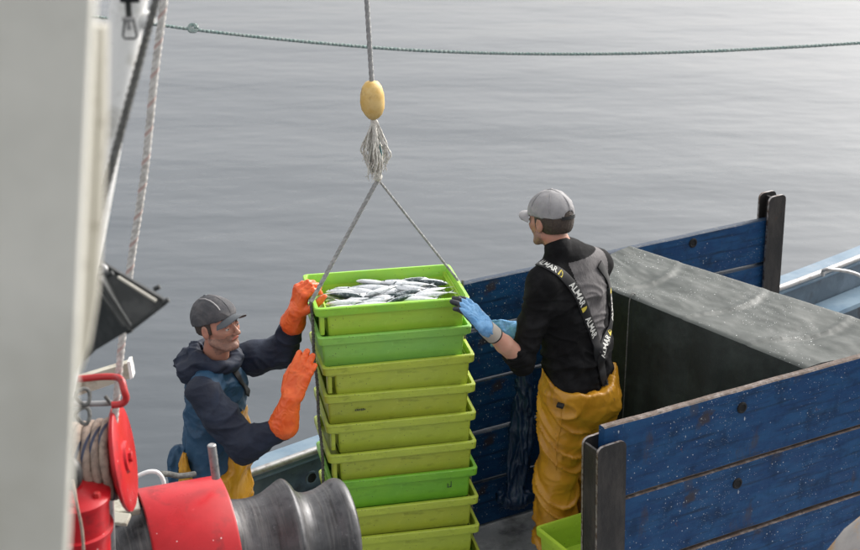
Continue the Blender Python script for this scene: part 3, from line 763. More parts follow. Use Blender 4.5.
bm = bmesh.new(); c1 = crates[0].location+cx*(CW/2-.012)-cy*.03+Vector((0, 0, .01))
tube(bm, step(a, c1, .008), .0058, 8, 3, 110, .12); obj('right_leg', bm, M['sling'], slg, 50, slg.location)
bm = bmesh.new(); c2 = crates[-1].location+cx*(CW/2+.01)-cy*.03+Vector((0, 0, -.14))
tube(bm, step(c1+cx*.02, c2, .03), .006, 6); obj('right_stack_leg', bm, M['rope_dark'], slg, 50, slg.location)

# ------------------------------------------------------------------ mooring rope across the water
bm = bmesh.new(); D2 = 9.5
pts = cr([P(-60, 2, D2), P(96, 17, D2), P(210, 31.5, D2), P(320, 43, D2), P(430, 51, D2), P(560, 54, D2), P(700, 51.5, D2), P(860, 43, D2), P(960, 35, D2)], 14)
tube(bm, resample(pts, .018),  .0098, 10, 3, 60, .10); mr_ = obj('mooring_rope', bm, [M['rope_g']], None, 50); tag(mr_, 'green mooring rope sagging across the water above the men', 'rope')
kp = P(194, 29, D2); bm = bmesh.new()
for k in range(2): tube(bm, [kp+Vector((.02*math.cos(a)+.012*k-.012,   .015*math.sin(a), .02*math.sin(a)+.006)) for a in [i*.55 for i in range(12)]], .009, 8, 3, 60, .15)
ko = obj('knot', bm, [M['rope_g']], mr_, 60)

# ------------------------------------------------------------------ foreground rigging (left)
bm = bmesh.new()
ca, cb = P(97, -60, 1.5), P(64, 620, 1.5)
# broad out-of-focus mast face with rounded edge
d = (cb-ca); lft_ = Vector((-1, .25, 0)).normalized()
prof = [(0, 0)]
rings = []
for t in [i/12 for i in range(13)]:
    p = ca+d*t; ring = []
    for (u, v) in [(.6, .0), (.012, 0.0), (.003, .003), (0, .012), (.035, .10), (.6, .10)]:
        ring.append(bm.verts.new(p+Vector((-u, v, 0))))
    rings.append(ring)
for a, b in zip(rings, rings[1:]):
    for i in range(6): bm.faces.new((a[i], a[(i+1) % 6], b[(i+1) % 6], b[i]))
bm.faces.new(rings[0][::-1]); bm.faces.new(rings[-1])
mast = empty('mast', (ca+d*.5), 'broad off white steel mast filling the left edge, out of focus', 'mast')
obj('mast_casing', bm, M['greypaint'], mast, 40, mast.location)
bm = bmesh.new()
st_ = [(99, 26, 1.0), (97, 120, 1.3), (92, 220, 1.5), (88, 300, 1.4), (82, 350, 1.0), (78, 372, .4)]
rg = []
for px, py, wd in st_:
    c = P(px, py, 1.72); rg.append([bm.verts.new(c+Vector((x, y, 0))) for x, y in ((-.03, 0), (.0065*wd, 0), (.0075*wd, .006), (.0065*wd, .02), (-.03, .02))])
for a, b in zip(rg, rg[1:]):
    for i in range(5): bm.faces.new((a[i], a[(i+1) % 5], b[(i+1) % 5], b[i]))
bm.faces.new(rg[0][::-1]); bm.faces.new(rg[-1]); obj('side_bracket', bm, M['greypaint2'], mast, 40, mast.location)
# white spar
sp = empty('spar', P(110, 120, 3.4), 'slim white painted spar leaning beside the mast', 'spar')
bm = bmesh.new(); a, b = P(134, -30, 3.4), P(86, 262, 3.4); a2 = a+(a-b)*.3; b2_ = b+(b-a)*.5
L = (b2_-a2).length; lathe(bm, [(0, .040), (L*.3, .039), (L*.75, .032), (L, .025)], a2, b2_-a2, 24); obj('pole', bm, M['white'], sp, 50, sp.location)
bm = bmesh.new(); lathe(bm, [(0, 0), (0, .014), (.012, .018), (.03, .018), (.042, .012), (.042, 0)], P(136, 22, 3.4), (1, -.2, .3), 16); obj('spar_cleat', bm, M['white'], sp, 50, sp.location)
bm = bmesh.new(); a, b = P(108, 36, 3.5), P(107, 66, 3.5); lathe(bm, [(0, 0), (.0, .006), (.03, .012), (.07, .012), (.085, 0)], P(110, 34, 3.55), P(106, 68, 3.55)-P(110, 34, 3.55), 12); obj('spar_fin', bm, M['white'], sp, 50, sp.location)
# shackle
sh = empty('shackle', P(129, 12, 3.3), 'small dark steel shackle hanging in front of the white spar', 'shackle')
bm = bmesh.new(); box(bm, P(128.5, 8, 3.3), (.013, .01, .055), bev=.003); obj('link', bm, M['darkmetal'], sh, None, sh.location)
bm = bmesh.new(); pts = [P(125, 19, 3.3), P(123, 36, 3.3), P(125, 38.5, 3.3), P(135, 38.5, 3.3), P(137, 36, 3.3), P(133, 19, 3.3), P(125, 19, 3.3)]
tube(bm, resample(pts, .006), .0024, 8); obj('triangle_ring', bm, M['darkmetal'], sh, 60, sh.location)
bm = bmesh.new(); lathe(bm, [(-.014, 0), (-.014, .0048), (.014, .0048), (.014, 0)], P(129, 19, 3.295), (1, 0, 0), 12); box(bm, P(129, 25, 3.3), (.01, .008, .02), bev=.002); obj('pin', bm, M['steel'], sh, 50, sh.location)
bm = bmesh.new(); lathe(bm, [(-.02, 0), (-.02, .01), (.02, .01), (.02, 0)], P(130, -2, 3.3), (1, 0, 0), 12); obj('block', bm, M['darkmetal'], sh, 50, sh.location)
bm = bmesh.new(); pts = cr([P(172, -70, 3.2), P(156, 0, 3.2), P(140, 60, 3.2), P(124, 120, 3.2), P(108, 180, 3.2), P(96, 230, 3.2), P(84, 290, 3.2)], 8)
tube(bm, resample(pts, .008), .0086, 10, 3, 120, .10); tag(obj('cable', bm, [M['rope_dark']], None, 50), 'dark grey rope slanting down beside the white spar', 'rope')
bm = bmesh.new(); pts = cr([P(171, -70, 4.3), P(164, 0, 4.3), P(154, 80, 4.3), P(146, 160, 4.3), P(139, 210, 4.3), P(131, 262, 4.3), P(122, 340, 4.3), P(116, 405, 4.3), P(112, 450, 4.32)], 8)
tube(bm, resample(pts, .007), .0105, 12, 4, 75, .12, fleck=(1, 2)); tag(obj('halyard', bm, [M['rope_w'], M['rope_p']], None, 50), 'white rope with pinkish flecks running down to the rope reel', 'rope')
# floodlight
fl = empty('floodlight', P(125, 310, 3.6), 'dark grey floodlight housing tilted upward beside the mast', 'floodlight')
o_ = fl.location
def quadbox(bm, A, B, C, D, n_, th, mi=0):
    a = [bm.verts.new(p) for p in (A, B, C, D)]; b = [bm.verts.new(p+n_*th) for p in (A, B, C, D)]
    bm.faces.new(a); bm.faces.new(b[::-1])
    for i in range(4): bm.faces.new((a[i], a[(i+1) % 4], b[(i+1) % 4], b[i]))
dn = 3.6
f1, f2 = P(101, 263, dn+.06), P(166, 302, dn-.05)            # front frame, upper long edge
f3, f4 = P(131, 329, dn-.10), P(94, 274, dn-.02)
k1, k2, k3, k4 = P(92, 312, dn+.12), P(104, 335, dn+.04), P(96, 350, dn+.02), P(84, 362, dn+.08)
bm = bmesh.new()
vs = [bm.verts.new(p) for p in (f1, f2, f3, f4)]; ks = [bm.verts.new(p) for p in (k1, k2, k3, k4)]
bm.faces.new(vs); bm.faces.new(ks[::-1])
for i in range(4): bm.faces.new((vs[i], vs[(i+1) % 4], ks[(i+1) % 4], ks[i]))
obj('housing', bm, M['darkmetal'], fl, None, o_)
for (p, q, r_) in ((f1, f2, .0075), (f2, f3, .006), (f3, f4, .007), (f4, f1, .006)):
    bm = bmesh.new(); tube(bm, [p, q], r_, 4); obj('frame_bar', bm, M['darkmetal'], fl, None, o_)
for a, b in (((99, 277), (130, 325)), ((92, 283), (124, 327))):
    bm = bmesh.new(); tube(bm, [P(*a, dn-.13), P(*b, dn-.13)], .0045, 6); obj('rib', bm, M['darkmetal'], fl, 60, o_)
bm = bmesh.new(); tube(bm, [P(118, 277, dn-.02), P(156, 301, dn-.06)], .004, 6); obj('rib', bm, M['greypaint2'], fl, 60, o_)
for px, py in ((157, 288), (166, 301), (129, 331), (110, 274)):
    bm = bmesh.new(); lathe(bm, [(-.008, 0), (-.008, .006), (.008, .006), (.008, 0)], P(px, py, dn-.06), (1, 0, .5), 10); obj('bolt', bm, M['darkmetal'], fl, 40, o_)
bm = bmesh.new(); tube(bm, cr([P(97, 268, dn), P(101, 265, dn-.02), P(106, 270, dn-.03), P(99, 275, dn-.02)], 5), .006, 8); obj('bracket', bm, M['steel'], fl, 60, o_)

# ------------------------------------------------------------------ red rail, board, small fittings
rr0 = empty('red_rail', P(100, 380, 4.25), 'bent red pipe rail above the rope reel', 'rail')
bm = bmesh.new(); tube(bm, cr([P(50, 379, 4.25), P(77, 379, 4.25), P(100, 377, 4.25), P(114, 377, 4.25), P(121, 380, 4.22), P(124, 390, 4.2), P(126, 399, 4.2), P(121, 404, 4.2), P(112, 405, 4.2)], 8), .0105, 12); obj('pipe', bm, M['red2'], rr0, 60, rr0.location)
bm = bmesh.new(); tube(bm, [P(50, 405, 4.3), P(118, 403, 4.3)], .0085, 12); obj('grey_pipe', bm, M['steel'], rr0, 60, rr0.location)
bm = bmesh.new(); tube(bm, cr([P(105, 396, 4.25), P(108, 400, 4.25), P(110, 403, 4.27)], 4), .006, 8); obj('stub', bm, M['rope_dark'], rr0, 60, rr0.location)
cbd = empty('cream_board', P(105, 380, 4.6), 'narrow cream painted board behind the red rail', 'board')
bm = bmesh.new(); A, B, C, D = P(60, 384, 4.6), P(128, 363, 4.7), P(131, 378, 4.7), P(60, 402, 4.6); quadbox(bm, A, B, C, D, Vector((.0, .03, .0)), 1); obj('panel', bm, M['cream'], cbd, None, cbd.location)
bm = bmesh.new(); quadbox(bm, P(127, 362, 4.66), P(130, 361.5, 4.66), P(133, 378, 4.66), P(130, 379.5, 4.66), Vector((.0, .04, .0)), 1); obj('end_cap', bm, M['white'], cbd, None, cbd.location)
bm = bmesh.new()
for c in (P(83, 397, 4.2), P(83, 416, 4.2)):
    tube(bm, [c+Vector((.02*math.cos(a), .01*math.sin(2*a), .026*math.sin(a))) for a in [2*math.pi*k/14 for k in range(15)]], .006, 8)
tag(obj('chain', bm, [M['rope_dark']], None, 60), 'dark chain links hanging under the red rail', 'chain')

# rope reel
rl = empty('rope_reel', P(100, 456, 4.4), 'red flanged reel wound with beige flecked rope', 'reel'); o_ = rl.location
ax = (Vector((.99, .06, .129))).normalized(); fc = P(125, 457, 4.32)
bm = bmesh.new(); lathe(bm, [(-.014, 0), (-.014, .158), (-.008, .166), (0, .166), (.004, .160), (.004, .05), (.012, .046), (.012, 0)], fc, ax, 48); obj('flange', bm, M['red'], rl, 40, o_)
bm = bmesh.new(); lathe(bm, [(.0, .017), (.022, .017), (.024, .012), (.024, 0)], fc, ax, 6); obj('hub_bolt', bm, M['red'], rl, 30, o_)
B = basis(ax); bm = bmesh.new(); pts = []
for k in range(8*36): a = 2*math.pi*k/36; pts.append(fc+B @ Vector((.112*math.cos(a), .112*math.sin(a), -.03-.0265*k/36)))
tube(bm, pts, .0148, 10, 3, 26, .10, fleck=(2,)); obj('rope_layer', bm, [M['rope_b'], M['rope_n']], rl, 60, o_)
bm = bmesh.new(); lathe(bm, [(-.25, 0), (-.25, .10), (0-.01, .10), (-.01, 0)], fc, ax, 24); obj('drum', bm, M['red2'], rl, 40, o_)
bm = bmesh.new(); lathe(bm, [(-.29, 0), (-.29, .16), (-.275, .16), (-.275, 0)], fc, ax, 40); obj('flange', bm, M['red'], rl, 40, o_)
# motor housing
mo = empty('winch_motor', P(72, 530, 4.15), 'upright red cylindrical motor housing below the rope reel', 'motor'); o_ = mo.location
c = P(72, 492, 4.15); bm = bmesh.new()
lathe(bm, [(-.5, 0), (-.5, .108), (-.13, .108), (-.128, .116), (-.112, .118), (-.108, .108), (-.02, .106), (-.018, .112), (-.004, .112), (.004, .10), (.02, .03), (.03, .028), (.032, 0)], c, (0.06, -.05, 1), 48); obj('housing', bm, M['red'], mo, 40, o_)
for a in (R(-20), R(-75), R(40)):
    bm = bmesh.new(); lathe(bm, [(0, .011), (.014, .011), (.016, .007), (.016, 0)], c+Vector((.085*math.cos(a), .085*math.sin(a), 0)), (0, 0, 1), 6); obj('cover_bolt', bm, M['red2'], mo, 30, o_)
bm = bmesh.new(); tube(bm, cr([P(73, 480, 4.0), P(77, 505, 3.98), P(82, 530, 3.98), P(84, 560, 3.98)], 6), .0045, 8); tag(obj('thin_line', bm, [M['rope_b']], None, 60), 'thin brown line hanging in front of the red motor housing', 'line')
bm = bmesh.new(); bmesh.ops.create_uvsphere(bm, u_segments=20, v_segments=12, radius=.045, matrix=Matrix.Translation(P(72, 474, 4.1)) @ Matrix.Diagonal((.7, .8, 1.1, 1))); tag(obj('rubber_fender', bm, M['band'], None, 60), 'small black rubber knob between reel and motor', 'fender')

# ------------------------------------------------------------------ winch
AX = Vector((math.sin(R(70)), math.cos(R(70)), 0)); W0 = P(146, 566, 4.9)
wn = empty('winch', (W0.x, W0.y, -.5), 'big deck winch with red drum and worn grey warping heads', 'winch'); o_ = wn.location
bm = bmesh.new(); lathe(bm, [(.03, .235), (.03, .245), (.0, .25), (-.004, .262), (.0, .272), (.008, .274), (.288, .274), (.296, .270), (.296, .2), (.27, .19)], W0, AX, 96)
for v in bm.verts: v.co += Vector((1, 1, 1))*.0015*noise.noise(v.co*9)
obj('red_drum', bm, M['red'], wn, 40, o_)
bm = bmesh.new(); lathe(bm, [(.02, 0), (.02, .247)], W0, AX, 64); obj('drum_recess', bm, M['iron'], wn, 40, o_)
def smoothprof(pr, n=5):
    v = cr([Vector((s, r, 0)) for s, r in pr], n); return [(p.x, p.y) for p in v]
bm = bmesh.new(); pr = smoothprof([(.275, .198), (.30, .192), (.34, .180), (.39, .176), (.44, .184), (.485, .206), (.515, .222), (.53, .222), (.545, .205), (.555, .185), (.575, .168), (.60, .161), (.635, .164), (.67, .176), (.70, .190), (.72, .194), (.74, .186), (.75, .165)])+[(.75, .12), (.74, .11), (.74, 0)]
lathe(bm, pr, W0, AX, 72); obj('warping_head', bm, M['iron'], wn, 50, o_)
bm = bmesh.new(); pr = [(.02, 0), (.02, .20)]+smoothprof([(.015, .205), (.0, .204), (-.03, .192), (-.08, .168), (-.15, .150), (-.24, .146), (-.31, .158), (-.36, .18), (-.39, .20), (-.405, .20)])+[(-.405, 0)]
lathe(bm, pr, W0, AX, 72); obj('warping_head', bm, M['iron'], wn, 50, o_)
bm = bmesh.new(); pa, pb = P(216, 478, 4.98), P(211.5, 444.5, 4.98); L = (pb-pa).length; lathe(bm, [(0, .0155), (L-.003, .0155), (L, .012), (L, 0)], pa, pb-pa, 20); obj('pin', bm, M['steel'], wn, 40, o_)
bm = bmesh.new(); c = W0+AX*.15; box(bm, (c.x+.1, c.y+.1, .1), (.3, .25, 1.1), frame(R(20)), bev=.02); obj('pedestal', bm, M['iron'], wn, None, o_)
bm = bmesh.new(); c = W0+AX*.15
lathe(bm, [(-.7, .045), (.55, .045)], c, AX, 24); obj('shaft', bm, M['iron'], wn, 40, o_)

# pieces between reel and winch
gl = empty('pipe_loop', P(150, 478, 5.6), 'thin white bent pipe loop behind the winch', 'pipe')
bm = bmesh.new(); tube(bm, cr([P(128, 482, 5.6), P(138, 476, 5.6), P(148, 472, 5.6), P(156, 472, 5.6), P(161, 476, 5.6), P(164, 484, 5.6), P(165, 500, 5.6)], 6), .009, 10); obj('pipe', bm, M['white'], gl, 60, gl.location)
bm = bmesh.new(); tube(bm, cr([P(160, 474, 5.65), P(168, 474, 5.7), P(180, 476, 5.75), P(195, 474, 5.8)], 6), .012, 8); obj('clamp', bm, M['rope_dark'], gl, 60, gl.location)
br = empty('reel_bracket', P(112, 510, 4.7), 'grey steel bracket below the rope reel', 'bracket'); o_ = br.location
bm = bmesh.new(); tube(bm, [P(109, 480, 4.7), P(112, 560, 4.7)], .014, 10); obj('leg', bm, M['steel'], br, 60, o_)
bm = bmesh.new(); box(bm, P(124, 503, 4.9), (.10, .12, .03), frame(.3, .2), bev=.006); box(bm, P(118, 519, 4.8), (.08, .05, .016), frame(-.2, .3), bev=.004); obj('plate', bm, M['cream'], br, None, o_)
bm = bmesh.new(); box(bm, P(126, 512, 5.0), (.16, .1, .06), frame(.5, .1), bev=.01); obj('shoe', bm, M['darkmetal'], br, None, o_)
# blue and yellow oilskin bundle behind left man
ob = empty('oilskin_bundle', P(181, 470, 6.25), 'blue and yellow oilskin bundle slung over a rail behind the left man', 'oilskin'); o_ = ob.location

# pale float at the lower right corner
fb_ = empty('pale_float', P(866, 555, 4.6), 'pale grey float with orange patches poking into the bottom right corner', 'float'); c = fb_.location
bm = bmesh.new(); lathe(bm, [(-.25, 0), (-.25, .06), (-.2, .12), (-.08, .15), (.02, .125), (.1, .09), (.17, .05), (.21, .025), (.22, 0)], P(876, 553, 4.6), Vector((.28, 0, 1)), 32)
for v in bm.verts: v.co += Vector((1, 1, 1))*.008*noise.noise(v.co*12)
obj('float_body', bm, M['sack'], fb_, 60, c)
bm = bmesh.new(); lathe(bm, [(-.26, .10), (-.2, .128), (-.09, .154), (-.05, .150)], P(877, 555, 4.6), Vector((.25, 0, 1)), 32); obj('orange_band', bm, M['orange_cloth'], fb_, 60, c)

# ------------------------------------------------------------------ people
def V(*a): return np.array(a, float)
def head_prims(C, Mh, full=True):
    """list of (prim, k, mode) for a head at centre C with frame Mh (x right, y forward, z up)"""
    m = np.array(Mh); T = lambda x, y, z: np.array(C)+m@V(x, y, z)
    A = m
    pr = [(ell(T(0, -.012, .028), (.074, .095, .088), A), .01, 'u'),
          (ell(T(0, .030, -.02), (.062, .060, .075), A), .02, 'u'),
          (econe(T(0, .02, -.055), T(0, .062, -.092), (.05, .032), (.024, .018), m@V(1, 0, 0)), .02, 'u'),
          (cone(T(0, .072, .022), T(0, .072, .024), .012, .012), .02, 'u')]
    for s in (1, -1):
        pr += [(cone(T(s*.012, .083, .020), T(s*.040, .070, .020), .009, .008), .012, 'u'),      # brow
               (cone(T(s*.036, .064, -.018), T(s*.052, .04, -.010), .018, .016), .015, 'u'),     # cheekbone
               (cone(T(s*.058, .005, -.058), T(s*.03, .055, -.09), .016, .016), .02, 'u'),       # jaw
               (ell(T(s*.031, .088, .002), (.016, .012, .010), A), .008, 's'),                   # eye socket
               (ell(T(s*.031, .0745, .001), (.0135, .012, .0115), A), .003, 'u'),                # lids
               (ell(T(s*.077, -.008, -.008), (.010, .020, .033), A), .006, 'u'),                 # ear
               (ell(T(s*.087, -.004, -.004), (.006, .010, .017), A), .004, 's')]
    pr += [(cone(T(0, .086, .012), T(0, .108, -.022), .0065, .011), .008, 'u'),
           (cone(T(0, .110, -.024), T(0, .110, -.024), .0115, .0115), .005, 'u')]
    for s in (1, -1): pr.append((cone(T(s*.010, .098, -.030), T(s*.012, .096, -.029), .0075, .0065), .005, 'u'))
    pr += [(econe(T(-.020, .082, -.052), T(.020, .082, -.052), (.0065, .009), (.0065, .009), m@V(0, 0, 1)), .008, 'u'),
           (ell(T(0, .0935, -.0515), (.024, .006, .0016), A), .003, 's'),
           (ell(T(0, .082, -.090), (.016, .014, .013), A), .012, 'u'),
           (cone(T(-.02, .084, -.0665), T(.02, .084, -.0665), .003, .003), .008, 's')]
    return pr
def eyes(C, Mh, parent, off):
    m = np.array(Mh)
    for s in (1, -1):
        c = Vector(np.array(C)+m@V(s*.031, .0745, .001)); f = Vector(m@V(.0, 1, -.1)).normalized()
        bm = bmesh.new(); bmesh.ops.create_uvsphere(bm, u_segments=16, v_segments=10, radius=.0122, matrix=Matrix.Translation(c+f*.0012)); e = obj('eyeball', bm, M['eye'], parent, 80, off)
        bm = bmesh.new(); bmesh.ops.create_uvsphere(bm, u_segments=14, v_segments=8, radius=.0062, matrix=Matrix.Translation(c+f*.0082)); obj('iris', bm, M['iris'], e, 80, off)
        # lids
        fld = Field(c-Vector((.03, .03, .03)), c+Vector((.03, .03, .03)), .0016)
        up = Vector(m@V(0, 0, 1)); fld.op(ell(c+f*.0008+up*.0015, (.0142,)*3), .002)
        cc = np.array(c); fu = np.array(f); uu = np.array(up)
        fld.cut(lambda X, Y, Z: -((X-cc[0])*uu[0]+(Y-cc[1])*uu[1]+(Z-cc[2])*uu[2]-.0022))
        field_obj('eyelid', fld, M['skin'], parent, off)
        # brow hair
        bm = bmesh.new(); T = lambda x, y, z: Vector(np.array(C)+m@V(x, y, z))
        tube(bm, cr([T(s*.014, .0935, .021), T(s*.028, .0895, .026), T(s*.046, .075, .022)], 5), lambda t: .0038*(1-.5*t), 6, jit=.5); obj('eyebrow', bm, M['hair'], parent, 60, off)
def hand_prims(W, fwd, nrm, side, size=1.0, curl=(20, 25, 18), thumb=(35, 20), spread=3, r=.0105):
    """W wrist, fwd to the fingers, nrm = back of the hand, side=+1 if the thumb lies towards fwd x nrm"""
    f = np.array(Vector(fwd).normalized()); n = np.array(Vector(nrm)); n = n-f*(n@f); n /= np.linalg.norm(n); s = np.cross(f, n)*side
    W = np.array(W, float); k = size; pr = []
    T = lambda a, b, c: W+(f*a+s*b+n*c)*k
    A = np.stack([s, f, n], 1)
    pr.append((rbox(T(.050, 0, 0), (.041*k, .048*k, .0145*k), A, .013*k), .012))
    pr.append((econe(T(-.01, 0, 0), T(.02, 0, 0), (.029*k, .021*k), (.036*k, .018*k), s), .014))
    for i, (b, ln) in enumerate(((.030, .070), (.010, .078), (-.011, .073), (-.030, .057))):
        base = T(.088-(.006 if i in (0,) else 0)-(.010 if i == 3 else 0), b, 0); ang = 0; q = base
        lat = math.tan(R((1.5-i)*spread)); l3 = (ln*.48, ln*.30, ln*.24); rr_ = r*k*(1 if i < 3 else .88)
        cu = curl[i] if isinstance(curl[0], (tuple, list)) else curl
        for j in range(3):
            ang += R(cu[j]); d = f*math.cos(ang)-n*math.sin(ang)+s*lat*math.cos(ang); d = d/np.linalg.norm(d); e = q+d*l3[j]*k
            pr.append((cone(q, e, rr_*(1-.06*j), rr_*(.96-.08*j)), .004 if j else .007)); q = e
    b0 = T(.022, .034, -.004); a1, a2 = R(thumb[0]), R(thumb[1])
    d1 = f*math.cos(a1)+s*math.sin(a1)-n*.35; d1 /= np.linalg.norm(d1); e1 = b0+d1*.045*k
    d2 = f*math.cos(a2)+s*math.sin(a2)-n*.5; d2 /= np.linalg.norm(d2); e2 = e1+d2*.034*k
    d3 = f*math.cos(a2*.6)+s*math.sin(a2*.6)-n*.6; d3 /= np.linalg.norm(d3); e3 = e2+d3*.024*k
    pr += [(cone(b0, e1, .016*k, .0135*k), .010), (cone(e1, e2, .0128*k, .0115*k), .004), (cone(e2, e3, .0115*k, .0095*k), .003)]
    return pr
def bbox(prims, pad):
    lo = np.min([p[0][0] for p in prims], 0)-pad; hi = np.max([p[0][1] for p in prims], 0)+pad; return lo, hi
def build(prims, vox, pad=.02):
    lo, hi = bbox([p for p in prims if (len(p) < 3 or p[2] == 'u')], pad); f = Field(lo, hi, vox)
    for p in prims: f.op(p[0], p[1] if len(p) > 1 else .012, p[2] if len(p) > 2 else 'u')
    return f
def limb(pts, k=.012):
    """pts: list of (pos, r)"""
    return [(cone(a[0], b[0], a[1], b[1]), k) for a, b in zip(pts, pts[1:])]

# ---- right man ---------------------------------------------------
fR = V(-.707, .707, 0); rR = V(.707, .707, 0); Zv = V(0, 0, 1)
HIP = V(.675, 6.60, .86); SHC = V(.622, 6.57, 1.405)
LS, RS = SHC-rR*.185+V(0, 0, -.02), SHC+rR*.172+V(0, 0, -.032)
HR = V(.520, 6.565, 1.628)
LE = np.array(P(522, 360, 6.42)); LW = np.array(P(486, 328, 6.27))
RE = V(.70, 6.88, 1.13); RW = np.array(P(517, 330, 6.83))
NB = SHC+V(-.025, 0, .065)
KL, AL = np.array(P(552, 470, 6.52)), V(.585, 6.56, -.11)
KR, AR = np.array(P(588, 470, 6.64)), V(.80, 6.72, -.11)
KL = V(.588, 6.55, .38); KR = V(.765, 6.68, .38)
pr_root = empty('person', (.66, 6.6, DZ), 'man seen from behind in grey cap, black top and mustard oilskin trousers, steadying the crates', 'person')
off = V(.66, 6.6, DZ)
MhR = frame(R(45), R(-10), R(4))
hp = head_prims(HR, MhR)
body = []
body += [(econe(HIP, HIP+V(-.01, 0, .18), (.145, .10), (.125, .095), rR), .03), (econe(HIP+V(-.01, 0, .18), SHC+V(0, 0, -.06), (.125, .095), (.155, .10), rR), .03),
         (cone(LS, RS, .055, .055), .03)]
body += limb([(NB-V(0, 0, .03), .062), (HR-np.array(MhR)@V(0, .02, .07), .056)], .03)
body += limb([(LS, .052), (LE, .042), ((LE+LW)/2, .040), (LW, .028)]) + limb([(RS, .052), (RE, .042), (RW, .028)])
body += hand_prims(LW, np.array(P(452, 289, 6.33))-LW, V(.60, -.42, .60), 1, 1.02, (12, 18, 12), r=.007)
body += hand_prims(RW, V(-.95, -.05, .15), V(0, -.7, .7), -1, .90, (20, 25, 18), r=.0075)
for H, K, A_ in ((HIP-rR*.085, KL, AL), (HIP+rR*.085, KR, AR)):
    body += limb([(H, .085), (K, .055), (A_, .038)]); body += limb([(A_, .035), (A_+fR*.16+V(0, 0, -.03), .028)])
body += hp
fb = build(body, .005)
def paint_skin(C, Mh):
    m = np.array(Mh)
    def fn(pc):
        q = (pc-np.array(C))@m
        lips = (np.abs(q[:, 2]+.0525) < .0075) & (np.abs(q[:, 0]) < .024-np.abs(q[:, 2]+.0525)*.9) & (q[:, 1] > .07)
        st = (q[:, 2] < -.03-.25*(q[:, 1]-.09)-.0+.0) & (q[:, 2] > -.125) & (q[:, 1] > -.005) & (np.linalg.norm(q, axis=1) < .16) & ~((np.abs(q[:, 0]) > .045) & (q[:, 2] > -.04))
        out = np.zeros(len(pc), int); out[st] = 1; out[lips] = 2; return out
    return fn
psk = paint_skin(HR, MhR)
def paint_R(pc):
    out = psk(pc); arm = (np.linalg.norm(pc-np.array(LW), axis=1) < .3) & (pc[:, 2] < 1.4); out[arm] = 3; return out
field_obj('body', fb, [M['skin'], M['stubble'], M['lip'], M['skin_light']], pr_root, off, paint=paint_R)
eyes(HR, MhR, pr_root, off)
# hair
def hair(C, Mh, parent, off, low=-.035, thick=.009):
    m = np.array(Mh); T = lambda x, y, z: np.array(C)+m@V(x, y, z)
    h = [(ell(T(0, -.014, .028), (.074+thick, .095+thick, .088+thick*.6), m), .01), (ell(T(0, -.045, -.012), (.060+thick, .055+thick, .062), m), .02),
         (ell(T(.066, .012, -.004), (.012, .012, .03), m), .006), (ell(T(-.066, .012, -.004), (.012, .012, .03), m), .006)]
    f = build(h, .004)
    c = np.array(C)
    def cutf(X, Y, Z):
        q = np.stack([X, Y, Z], -1)-c; q = q@m
        return np.maximum(np.maximum(q[..., 1]-.022-.4*np.maximum(q[..., 2]-.03, 0), low-q[..., 2]+.25*(np.maximum(q[..., 1]+.03, 0))), -(q[..., 2]-low)-.02)
    f.cut(cutf)
    dp = folds(90, .0016, (1, 1, .3), 3)
    return field_obj('hair', f, M['hair'], parent, off, disp=dp)
hair(HR, MhR, pr_root, off, low=-.05)
